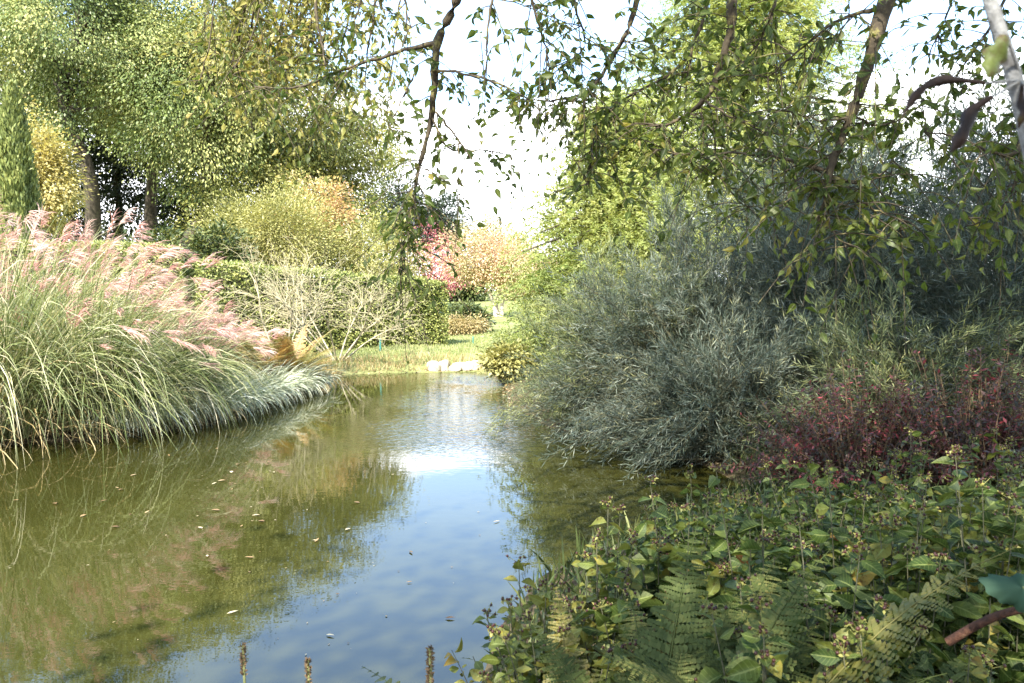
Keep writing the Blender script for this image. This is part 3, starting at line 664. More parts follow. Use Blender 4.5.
def fronds(t, rng, n, base, s, mat, elev=(.4, 1.1), pairs=26, pin=8, name='frond', az=(0, 6.283), bend=1.1):
    """fern fronds: arching rachis, pinnae either side, each pinna a row of pinnules"""
    for i in range(n):
        g = Geo(); gr = Geo()
        a = rng.uniform(*az); e = rng.uniform(*elev); L = s * rng.uniform(.7, 1.15)
        u = np.linspace(0, 1, 14); el_ = e - bend * u ** 1.3 * rng.uniform(.6, 1.1)
        st = np.stack([np.cos(el_) * math.cos(a), np.cos(el_) * math.sin(a), np.sin(el_)], 1) * L / 13
        P = base + rng.normal(size=3) * [.04, .04, 0] + np.vstack([np.zeros(3), np.cumsum(st, 0)[:-1]])
        tubes(g, P[None], (np.linspace(.0042, .001, 14) * s)[None], 4)
        T = unit(np.gradient(P, axis=0)); sd = unit(np.cross(T, UP)); nn = np.cross(sd, T)
        tt = np.linspace(.16, .99, pairs); ix = tt * 13; i0 = np.minimum(ix.astype(int), 12); fr = (ix - i0)[:, None]
        p = P[i0] * (1 - fr) + P[i0 + 1] * fr; T_, S_, N_ = T[i0], sd[i0], nn[i0]
        pl = L * .105 * np.sin(np.clip((tt + .02) * 1.02, 0, 1) ** .7 * np.pi) ** .8 + .01
        tone = rng.random() * .6
        for sgn in (-1, 1):
            pd = unit(S_ * sgn + T_ * .35 - N_ * .12 + rng.normal(size=(pairs, 3)) * .08)
            q = (np.arange(pin) + .5) / pin
            pp = p[:, None] + pd[:, None] * (pl[:, None] * q)[..., None] - N_[:, None] * (pl[:, None] * q ** 2 * .15)[..., None]
            ww = (pl[:, None] / pin * 2.6) * (1 - q * .75)[None]
            for s2 in (-1, 1):
                d2 = unit(T_ * s2 + pd * .45)
                DD = np.repeat(d2[:, None], pin, 1).reshape(-1, 3)
                leaf4(g, pp.reshape(-1, 3), DD, np.repeat(N_[:, None], pin, 1).reshape(-1, 3) + rng.normal(size=(pairs * pin, 3)) * .15, ww.ravel(), (pl[:, None] / pin * 1.4 * np.ones((1, pin))).ravel(), np.clip(tone + rng.random(pairs * pin) * .4, 0, 1), fold=.05, wide=.4)
        g.build('frond', M[mat], t)
fern_bush('rusty_fern', 'rust and yellow fern on the left bank beside the bare twiggy shrubs', -4.42, 15.7, 1.5, 101, 'rust', 46)
fern_bush('rusty_fern', 'green and orange fern partly behind the striped grass, left of the rusty one', -4.85, 15.0, 1.35, 102, 'rust', 34)

# ------------------------------------------------------------------ silver willows on the right bank
def silver_bush(label, x, y, rad, zc, seed, ns=1500, mat='silver', leaf=.085, width=.0092, group='silver willow shrubs on the right bank', hang=.0):
    x, y, ks = survey(x, y); rad = np.array(rad) * ks; zc *= ks
    rng = np.random.default_rng(seed); z0 = gz(x, y); t = thing('silver_willow', label, 'shrub', (x, y, z0), group)
    c = np.array([x, y, zc]); rad = np.array(rad)
    tips, d = crown_pts(rng, ns, c, rad, .5, 22, .62); ns = len(tips)
    lowz = tips[:, 2] < zc; tips[lowz, 2] = zc + (tips[lowz, 2] - zc) * (zc * 1.05 / rad[2]); hor = np.array([1.18, 1.18, 1]); tips[lowz] = c + (tips[lowz] - c) * hor
    nc = ns // 6; ci = rng.integers(0, nc, ns); dc = d[:nc] + rng.normal(size=(nc, 3)) * .35; tips = tips[ci] * .86 + tips * .14 + rng.normal(size=(ns, 3)) * .16; d = unit(dc[ci] + rng.normal(size=(ns, 3)) * .12)
    ok = tips[:, 2] > z0 * 0 + .12; tips = tips[ok]; d = d[ok]; ns = len(tips)
    org = np.array([x, y, z0]); out = unit((tips - org) * [1, 1, .8]); sd = unit(out * .7 + d * .75 + rng.normal(size=(ns, 3)) * .2 - UP * hang)
    L = rng.uniform(.5, 1.5, ns); st = tips - sd * L[:, None] * .8
    seg = 4; u = np.linspace(0, 1, seg + 1)
    P = st[:, None] + sd[:, None] * (L[:, None] * u)[..., None] - UP * (L[:, None] * u ** 2 * .12)[..., None]
    gb = Geo(); tubes(gb, P, np.linspace(.004, .0015, seg + 1)[None], 3)
    pick = rng.choice(ns, 70, replace=False)
    PP = np.stack([np.repeat(org[None], 70, 0) + rng.normal(size=(70, 3)) * [.15, .15, 0], org + (st[pick] - org) * .5 + [0, 0, .2], st[pick], tips[pick]], 1)
    tubes(gb, PP, np.array([[.035, .022, .010, .003]]), 5)
    gb.build('branches', M['stem_olive'], t)
    per = 42; cl = np.repeat(np.arange(ns), per); tt = np.tile(((np.arange(per) + .5) / per) ** .75, ns); n = ns * per
    p = st[cl] + sd[cl] * (L[cl] * tt)[:, None] - UP * (L[cl] * tt ** 2 * .12)[:, None]
    a1 = unit(np.cross(sd, UP + .01))[cl]; a2 = np.cross(sd[cl], a1); ph = np.tile(np.arange(per) * 2.4, ns) + rng.random(n) * .5
    rd = a1 * np.cos(ph)[:, None] + a2 * np.sin(ph)[:, None]
    D = unit(sd[cl] * (.55 + .7 * tt)[:, None] + rd * .8 + rng.normal(size=(n, 3)) * .15)
    g = Geo(); Ls = leaf * 1.5 * rng.uniform(.65, 1.3, n) * (1 - .3 * tt)
    leaf4(g, p, D, unit(UP * .5 + rng.normal(size=(n, 3)) * .6), Ls, width, np.clip(rng.random(ns)[cl] * .6 + rng.random(n) * .4, 0, 1), fold=.1)
    g.build('leaves', M[mat], t)
silver_bush('silver-leaved shrub leaning out over the water, leftmost of the silver ones', 2.3, 15.2, (2.4, 2.2, 3.0), .9, 111, 1500, 'silver_green', leaf=.10)
silver_bush('broad silver-leaved shrub with sunlit pale tips above the dark water', 3.3, 13.6, (2.6, 2.2, 3.8), 1.0, 112, 1800, leaf=.10)
silver_bush('low silver-leaved shrub whose branches dip into the shaded water', 3.2, 11.5, (2.0, 1.5, 1.6), .55, 113, 1000, leaf=.09, hang=.25)
silver_bush('tall silver-leaved shrub in the middle, under the lichened branch', 5.6, 13.0, (2.6, 2.2, 4.0), 1.5, 114, 1900, leaf=.10)
silver_bush('tall silver-leaved shrub at the right edge, long feathery leaves', 7.6, 11.6, (2.6, 2.2, 3.9), 1.5, 115, 1900, leaf=.13)
silver_bush('grey-green shrub with yellow tips in deep shade, behind the red bushes', 5.0, 10.2, (1.8, 1.2, 1.8), .8, 116, 1000, 'silver_green', leaf=.09)
silver_bush('tallest silver tree behind the silver shrubs, against the sky at upper right', 7.0, 18.0, (2.3, 2.4, 4.6), 2.6, 117, 1800, leaf=.13, width=.022)
silver_bush('pale silver tree at the right edge behind the hanging branches', 11.0, 16.5, (3.2, 2.4, 4.9), 2.6, 118, 2000, leaf=.13, width=.022)

# ------------------------------------------------------------------ red-leaved bushes
def shoots(t, rng, base, tips, k, L, W, mat, stemmat, sag=.1, fn=None, names=('stems', 'leaves'), pairs=True, r=(.006, .002), start=.25, lean=0.0, flat=.9):
    fn = fn or blade; ns = len(tips); seg = 5; u = np.linspace(0, 1, seg + 1)
    d = tips - base
    P = base[:, None] + d[:, None] * u[None, :, None]; Ln = np.linalg.norm(d, axis=1)
    P = P + UP * (np.sin(u * np.pi) * sag)[None, :, None] * Ln[:, None, None]
    gs = Geo(); tubes(gs, P, np.linspace(r[0], r[1], seg + 1)[None], 4); gs.build(names[0], M[stemmat], t)
    T = unit(np.gradient(P, axis=1))
    tt = start + (1 - start) * (np.arange(k) + .5) / k
    ix = tt * seg; i0 = np.minimum(ix.astype(int), seg - 1); fr = (ix - i0)[None, :, None]
    p = P[:, i0] * (1 - fr) + P[:, i0 + 1] * fr; Td = T[:, i0]
    ph = (np.arange(k) * 1.5708)[None] + rng.random((ns, 1)) * 6.28
    a1 = unit(np.cross(Td, UP + [.01, .02, 0])); a2 = np.cross(Td, a1)
    g = Geo(); vb = np.repeat(rng.random(ns)[:, None], k, 1).ravel()
    for sgn in ((-1, 1) if pairs else (1,)):
        rd = (a1 * np.cos(ph)[..., None] + a2 * np.sin(ph)[..., None]) * sgn
        D = unit((Td * .45 + rd * .9).reshape(-1, 3) + rng.normal(size=(ns * k, 3)) * .22 - UP * (.12 + lean))
        Ls = L * (.36 + .85 * rng.random(ns * k) ** 1.7) * 1.0
        N = unit(UP * flat + rng.normal(size=(ns * k, 3)) * (.35 if flat > .8 else .5) - np.array([0, .25, 0]) * (flat < .8))
        fn(g, p.reshape(-1, 3) + D * .006, D, N, Ls, Ls * W / L, np.clip(vb * .35 + rng.random(ns * k) * .65, 0, 1))
    g.build(names[1], M[mat], t)
    return P[:, -1], T[:, -1]
def dome_tips(rng, n, x, y, z0, rx, ry, h, inner=.35):
    a = rng.random(n) * 6.283; r = np.sqrt(rng.random(n))
    z = h * np.clip(1 - (r * .93) ** 2, 0, 1) ** .8 * (inner + (1.05 - inner) * rng.random(n) ** 1.25)
    return np.stack([x + rx * r * np.cos(a), y + ry * r * np.sin(a), z0 + .05 + z], 1)
def red_bush(label, x, y, rx, ry, h, seed, n=420):
    x, y, k = survey(x, y); rx *= k; ry *= k; h *= k
    rng = np.random.default_rng(seed); z0 = gz(x, y); t = thing('red_shrub', label, 'shrub', (x, y, z0), 'red-leaved shrubs on the right bank')
    tips = dome_tips(rng, n, x, y, z0, rx, ry, h, .2); base = np.array([x, y, z0]) + (tips - [x, y, z0]) * [.55, .55, .08]; tips += rng.normal(size=tips.shape) * [.1, .1, .12]; tips[:, 2] = np.maximum(tips[:, 2], z0 + .1)
    shoots(t, rng, base, tips, 16, .06, .024, 'redleaf', 'stem_brown', fn=leaf4)
red_bush('dark red-leaved bush in shade, left one with a few scarlet shoots', 3.7, 8.3, 1.3, 1.0, 1.25, 121)
red_bush('dark red-leaved bush in shade, middle one below the silver shrubs', 4.7, 8.0, 1.2, 1.0, 1.35, 122)
red_bush('brightest red-leaved bush at the right edge of the photo', 5.6, 7.6, 1.2, 1.0, 1.30, 123)

# ------------------------------------------------------------------ broad-leaved berry shrubs in the foreground
def berry_shrub(label, x, y, rx, ry, h, seed, n=110, k=9, L=.075, mat='front', berries=40):
    rng = np.random.default_rng(seed); z0 = gz(x, y); t = thing('berry_shrub', label, 'shrub', (x, y, z0), 'berry shrubs on the near bank')
    tips = dome_tips(rng, n, x, y, z0, rx, ry, h); base = np.array([x, y, z0]) + (tips - [x, y, z0]) * [.45, .45, .05]
    tips += rng.normal(size=tips.shape) * [.05, .05, .05]; E, T = shoots(t, rng, base, tips, k, L, L * .54, mat, 'stem_olive', sag=.06, r=(.004, .0015), lean=.22, flat=.55)
    if berries:
        # heads of small dark berries on yellow sepals at the shoot tips
        top = np.argsort(-E[:, 2] + rng.random(len(E)) * .25)[:berries]
        for e in E[top]:
            q = 7; cen = e + rng.normal(size=(q, 3)) * [.016, .016, .010] + UP * .014
            gb = Geo(); octa(gb, cen, .0056); cut = sum(len(f_) for f_ in gb.f)
            cl = np.repeat(np.arange(q), 4); D = unit(rng.normal(size=(q * 4, 3)) + UP * .1)
            leaf4(gb, cen[cl] - UP * .005, D, unit(UP + rng.normal(size=(q * 4, 3)) * .4), .017, .009, rng.random(q * 4))
            tubes(gb, np.stack([np.repeat(e[None], q, 0), (e + cen) / 2, cen], 1), np.array([[.0014, .0012, .001]]), 3)
            gb.build('berry_head', M['berry'], t, mat2=M['sepal'], cut=cut)
def octa(g, Cn, r):
    th = np.arange(6) * np.pi / 3; rings = [(-.8, .6), (0, 1.0), (.8, .6)]
    V = np.array([[math.cos(a) * w_, math.sin(a) * w_, z] for z, w_ in rings for a in th] ) * r
    base = [(i * 6 + j, i * 6 + (j + 1) % 6, (i + 1) * 6 + (j + 1) % 6, (i + 1) * 6 + j) for i in range(2) for j in range(6)]
    base += [(12, 13, 14, 15), (12, 15, 16, 17), (0, 3, 2, 1), (0, 5, 4, 3)]
    n = len(Cn); VV = Cn[:, None] + V[None]
    g.add(VV, (np.arange(n)[:, None, None] * 18 + np.array(base)[None]).reshape(-1, 4))
BS = [  # image x, depth, rx, ry, top image y, shoots, leaf, material, heads, label
 (527, 2.9, .38, .42, 588, 62, .075, 'front_yellow', 14, 'yellowing berry shrub at the water edge, leftmost of the near bank'),
 (602, 3.0, .32, .4, 492, 38, .095, 'front_yellow', 14, 'berry shrub with drooping yellowed leaves, its top against the dark water'),
 (572, 2.6, .40, .36, 588, 66, .080, 'front_yellow', 14, 'low berry shrub just behind the golden drooping fern'),
 (690, 3.3, .46, .42, 478, 85, .105, 'front', 20, 'berry shrub with light green leaves and many yellow heads, nearest the low silver shrub'),
 (655, 2.7, .32, .3, 590, 65, .095, 'front', 14, 'dense berry shrub right behind the grey-green fern'),
 (770, 3.0, .40, .40, 486, 85, .105, 'front', 16, 'berry shrub in the middle of the near bank, under the dark silver branches'),
 (745, 2.45, .32, .3, 600, 60, .10, 'front', 12, 'shaded berry shrub above the yellow-brown fern'),
 (850, 3.3, .46, .45, 470, 95, .095, 'front', 14, 'berry shrub just below the left red bush, many small green leaves'),
 (835, 2.5, .40, .36, 560, 80, .105, 'front', 12, 'berry shrub right of the middle, its leaves in shade'),
 (915, 2.8, .42, .4, 478, 80, .10, 'front', 12, 'berry shrub with one patch of sunlit pale leaves above the broken stalk'),
 (965, 3.4, .50, .45, 445, 95, .095, 'front_yellow', 14, 'tall yellow-green berry shrub just below the middle red bush'),
 (1012, 2.7, .40, .36, 472, 85, .105, 'front', 10, 'large-leaved berry shrub at the right edge above the teal leaf'),
 (800, 2.05, .34, .3, 612, 50, .095, 'front', 8, 'low berry shrub at the bottom edge, left of the broken stalk'),
 (900, 2.1, .36, .3, 612, 50, .085, 'front_yellow', 10, 'low berry shrub with orange leaves under the broken stalk'),
 (985, 2.1, .30, .3, 630, 42, .085, 'front_yellow', 12, 'small berry shrub with open yellow heads at the bottom right corner'),
 (1060, 3.4, .55, .5, 455, 80, .080, 'front', 8, 'berry shrub at the far right, below the brightest red bush'),
 (700, 4.4, .6, .5, 480, 80, .075, 'front', 12, 'berry shrub farthest out by the dark water, beside the low silver shrub'),
 (915, 4.7, .6, .5, 440, 90, .070, 'front', 10, 'shaded small-leaved berry shrub at the foot of the middle red bush'),
 (1010, 4.6, .6, .5, 440, 90, .070, 'front_yellow', 10, 'small-leaved yellowish berry shrub at the foot of the brightest red bush'),
 (820, 4.6, .7, .5, 450, 90, .070, 'front', 10, 'shaded small-leaved berry shrub behind the others, at the foot of the left red bush'),
]
for k, (px, D, rx, ry, ty, n, lf, mt, nh, lb) in enumerate(BS):
    x = (px - 512) / F * D; h = at(px, ty, D)[2] - gz(x, D)
    q_ = 1.0 if px < 610 else .84; berry_shrub(lb, x, D, rx * q_, ry * q_, h * .97, 140 + k, int(n * 1.05), 10, lf, mt, nh)

# ------------------------------------------------------------------ ferns in the foreground
def fern(label, x, y, s, seed, mat='fern', n=11, az=(0, 6.283), elev=(.45, 1.1), bend=1.1, z=None):
    rng = np.random.default_rng(seed); z0 = gz(x, y) if z is None else z; t = thing('fern', label, 'fern', (x, y, z0), 'ferns on the near bank')
    fronds(t, rng, n, np.array([x, y, z0]), s, mat, elev, 32, 8, az=az, bend=bend)
fern('dark fern at the bottom, its fronds reaching left over the blue water', .10, 2.1, .84, 161, n=7, az=(2.2, 3.4), elev=(1.0, 1.25), bend=1.15)
fern('large grey-green fern in the middle of the near bank', .38, 2.0, 1.22, 162, n=13, az=(-.6, 2.3), elev=(1.0, 1.4), bend=1.2)
fern('yellow-brown fern with a pale stalk right of the grey-green fern', .54, 2.0, 1.22, 163, 'fern_yellow', n=5, az=(-.4, 1.6), elev=(1.05, 1.35), bend=1.1)
fern('golden drooping fern at the water edge, left of the grey-green fern', .16, 2.25, .85, 164, 'fern_yellow', n=4, az=(1.2, 3.0), elev=(1.1, 1.4), bend=1.3)
fern('shaded fern at the bottom edge under the berry shrubs', .84, 2.0, 1.05, 165, n=10, elev=(1.0, 1.4), bend=1.2)
fern('fern at the bottom edge, left of the broken stalk, half hidden by leaves', 1.1, 2.0, .95, 166, n=7, elev=(1.0, 1.4), bend=1.2)

# ------------------------------------------------------------------ teal lobed plant, broken stalk, dry spikes
def lobed_leaf(cen, D, N, size, rng):
    """palmate leaf with toothed lobes"""
    D = unit(D); N = unit(N - D * (N @ D)); Sd = np.cross(D, N); g = Geo(); na = 72; rr = 7
    a = np.linspace(-2.7, 2.7, na)
    lob = .36 + .64 * (1 - np.abs(np.sin(a * 1.28))) ** .62; lob *= (1 - .10 * np.abs(a) / 2.7) * (1 + .07 * np.sin(a * 15))
    V = []
    for k in range(rr + 1):
        u = k / rr; r = size * u * (1 + (lob - 1) * u ** 1.2)
        zz = size * (.10 * np.cos(a * 2.56) * u - .30 * u * u)
        V.append(cen + np.outer(r * np.cos(a), D) + np.outer(r * np.sin(a), Sd) + np.outer(zz, N))
    V = np.array(V); i, j = np.meshgrid(np.arange(rr), np.arange(na - 1), indexing='ij'); q = (i * na + j).ravel()
    g.add(V.reshape(-1, 3), np.stack([q, q + na, q + na + 1, q + 1], 1), np.tile(.5 + .3 * np.cos(a * 2.56), rr + 1)); return g
rng = np.random.default_rng(171)
bx_, by_ = 1.55, 1.9; z0 = gz(bx_, by_)
t = thing('lobed_plant', 'blue-green plant with big lobed leaves at the lower right edge', 'plant', (bx_, by_, z0))
top = np.array([bx_ - .02, by_ + .05, z0 + 1.25])
g = Geo(); tube(g, [(bx_, by_, z0 - .05), (bx_ + .03, by_, z0 + .7), top], .012, .006, 7, 10)
for (px_, py_, dep, sz, dx, nz) in [(1022, 588, 1.75, .085, (-1, .1, .22), (-.1, -.75, .8)), (1085, 520, 1.8, .10, (.6, .2, .2), (.1, -.5, .9)), (1080, 660, 1.8, .09, (.3, -.3, -.2), (0, -.5, .9))]:
    c = at(px_, py_, dep)
    gl = lobed_leaf(c, np.array(dx), np.array(nz), sz, rng); gl.build('leaf', M['teal'], t)
    tube(g, [np.array([bx_, by_, c[2] - .12]), (np.array([bx_, by_, c[2]]) + c) / 2, c], .004, .003, 6, 6)
g.build('stem', M['stem_green'], t)
g = Geo(); pA, pB = at(948, 642, 1.95), at(1016, 611, 1.85); tube(g, [pA, (pA + pB) / 2 + [0, 0, .01], pB, pB + (pB - pA) * .6 - [0, 0, .06], pB + (pB - pA) * 1.2 - [0, 0, .65]], .011, .008, 8, 16)
o = g.build('broken_stalk', M['stalk_brown'], loc=tuple(pB)); tag(o, 'reddish-brown broken stalk leaning among the leaves at lower right', 'stalk')
def spike(label, px, py, dep, seed, h=.9):
    rng = np.random.default_rng(seed); tip = at(px, py, dep); x, y = tip[0] + .02, tip[1]; z0 = gz(x, y) - .02
    t = thing('dry_spike', label, 'dead flower', (x, y, z0), 'dead flower spikes at the near edge'); g = Geo()
    tube(g, [(x, y, z0), (x - .01, y, (z0 + tip[2]) / 2), tip], .007, .004, 6, 12); g.build('stem', M['stem_green'], t)
    n = 150; u = rng.random(n) * .10; P = tip - np.stack([0 * u, 0 * u, u], 1); D = unit(rng.normal(size=(n, 3)) * [1, 1, .5] + UP * .9)
    g = Geo(); leaf8(g, P, D, unit(rng.normal(size=(n, 3))), .014, .007, rng.random(n)); g.build('seed_head', M['stem_brown'], t)
spike('dead flower spike at the bottom edge, leftmost of three before the water', 243, 645, 2.4, 181)
spike('short dead flower spike, middle one of three at the bottom edge', 308, 660, 2.4, 182)
spike('dead flower spike with a pale stem, beside the dark fern fronds', 430, 648, 1.9, 183)

# ------------------------------------------------------------------ far shore: stones, posts, grass
def stone(label, px, py, D, sx, sy, sz, seed):
    rng = np.random.default_rng(seed); c = at(px, py, D); me_n = 10; g = Geo(); V = []
    th = np.linspace(0, np.pi, me_n); ph = np.arange(16) * 2 * np.pi / 16; k = rng.normal(size=(6, 3)) 
    for a in th:
        for b in ph:
            d = np.array([math.sin(a) * math.cos(b), math.sin(a) * math.sin(b), math.cos(a)])
            r = 1 + .22 * sum(math.sin(2.2 * (d @ q_) + i) for i, q_ in enumerate(k)) / 2
            d = np.sign(d) * np.abs(d) ** .75
            V.append(c + d * r * [sx, sy, sz])
    F_ = [(i * 16 + j, i * 16 + (j + 1) % 16, (i + 1) * 16 + (j + 1) % 16, (i + 1) * 16 + j) for i in range(me_n - 1) for j in range(16)]
    g.add(V, F_); o = g.build('shore_stone', M['stone'], loc=tuple(c)); tag(o, label, 'stone', 'pale stones on the far shore')
for k, (px, sx, sz, lb) in enumerate([(435, .30, .24, 'leftmost of the pale stones on the far shore'), (445, .22, .22, 'upright pale stone, second from the left on the far shore'),
                                      (456, .30, .17, 'low flat pale stone, third from the left on the far shore'), (469, .32, .22, 'pale stone fourth from the left on the far shore'), (481, .42, .27, 'largest pale stone, nearest the yellow-green bush')]):
    stone(lb, px, 367.5 if k != 4 else 366.5, 19.45 + .03 * k, sx * .56, .17, sz * .62, 190 + k)
def post(label, px, D, top_py, r=.05):
    x = (px - 512) / F * D; z0 = gz(x, D); zt = at(px, top_py, D)[2]; g = Geo()
    tube(g, [(x, D, z0 - .1), (x, D, zt)], r, r, 10, 3); tube(g, [(x, D, zt), (x, D, zt + .03), (x, D, zt + .06)], r * 1.25, r * .5, 10, 4)
    o = g.build('teal_post', M['post'], loc=(x, D, z0)); tag(o, label, 'post', 'thin teal posts on the lawn')
post('thin teal post standing on the lawn in front of the hedge', 380, 21.2, 340, .028)
post('thin teal post behind the pale stones, right of the hedge end', 473, 25, 338, .02)

def scatter_blades(name, mat, n, box, keep, L, W, seed, droop=.2, kind='stuff'):
    rng = np.random.default_rng(seed); x = rng.uniform(box[0], box[1], n); y = rng.uniform(box[2], box[3], n)
    s = pond_sd(x, y); k = keep(x, y, s); x, y = x[k], y[k]; m_ = len(x)
    P = np.stack([x, y, ground_z(x, y) - .01], 1); D = unit(UP + rng.normal(size=(m_, 3)) * .4); g = Geo()
    ribbons(g, P, D, L * rng.uniform(.5, 1.4, m_), W, rng.random(m_), 3, droop, side=unit(rng.normal(size=(m_, 3)) * [1, 1, .1]))
    o = g.build(name, M[mat]); o['kind'] = kind; return o
scatter_blades('lawn_grass', 'lawn', 70000, (-8, 3, 18.5, 34), lambda x, y, s: s > .35, .08, .014, 201)
scatter_blades('shore_grass', 'dry', 12000, (-5.5, 0, 17.5, 24), lambda x, y, s: (s > -.06) & (s < .9) & (x < -.2), .20, .012, 202, .3)
scatter_blades('bank_grass', 'dry', 16000, (-10, -3.8, 8.5, 18), lambda x, y, s: (s > -.05) & (s < 1.2) & (x < -3.8), .22, .012, 203, .5)
scatter_blades('bank_weeds', 'darkshrub', 22000, (-1, 8, 1.5, 12), lambda x, y, s: (s > .0) & (y > 3.6 + .0 * x), .22, .02, 204, .3)

rng = np.random.default_rng(206); n = 60000; x = rng.uniform(-11, 0, n); y = rng.uniform(8, 21, n); sd_ = pond_sd(x, y)
k = (sd_ > -.16) & (sd_ < .5) & (rng.random(n) < np.exp(-np.abs(sd_) * 5)); x, y, sd_ = x[k], y[k], sd_[k]; n = len(x)
g = Geo(); P = np.stack([x, y, np.maximum(ground_z(x, y), .004) + .006], 1); D = unit(rng.normal(size=(n, 3)) * [1, 1, .25]); Ls = rng.uniform(.02, .09, n)
leaf4(g, P, D, unit(UP + rng.normal(size=(n, 3)) * .3), Ls, Ls * rng.uniform(.2, .6, n), rng.random(n)); o = g.build('leaf_litter', M['float_leaf']); o['kind'] = 'stuff'
rng = np.random.default_rng(207); n = 2600; x = rng.uniform(-8, .4, n); y = rng.uniform(3.2, 16, n); k = (pond_sd(x, y) < -.1) & (rng.random(n) < .12 + .5 * (np.sin(x * 2.1 + y * .9) > .55)); x, y = x[k], y[k]; n = len(x)
g = Geo(); a = rng.random(n) * 6.283; Ls = rng.uniform(.006, .028, n)
leaf4(g, np.stack([x, y, np.full(n, .004)], 1), np.stack([np.cos(a), np.sin(a), 0 * a], 1), np.tile(UP, (n, 1)), Ls, Ls * rng.uniform(.2, .7, n), rng.random(n)); o = g.build('pond_debris', M['float_leaf']); o['kind'] = 'stuff'
# leaves floating on the pond
rng = np.random.default_rng(210); n = 46
for i in range(n):
    px = rng.uniform(10, 500) if i > 26 else rng.normal(190, 75); py = rng.uniform(440, 670) if i > 26 else rng.normal(510, 35)
    D = CAM_Z * F / (py - 290); x = (px - 512) / F * D
    if pond_sd(np.array([x]), np.array([D]))[0] > -.3: continue
    a = rng.random() * 6.283; g = Geo(); L = rng.uniform(.025, .085)
    leaf8(g, np.array([[x, D, .006]]), np.array([[math.cos(a), math.sin(a), .02]]), UP[None], L, L * rng.uniform(.25, .55), rng.random(), fold=.12, bend=-.05)
    o = g.build('floating_leaf', M['float_leaf'], loc=(x, D, .006)); tag(o, 'small fallen autumn leaf floating on the pond', 'leaf', 'fallen leaves floating on the pond')

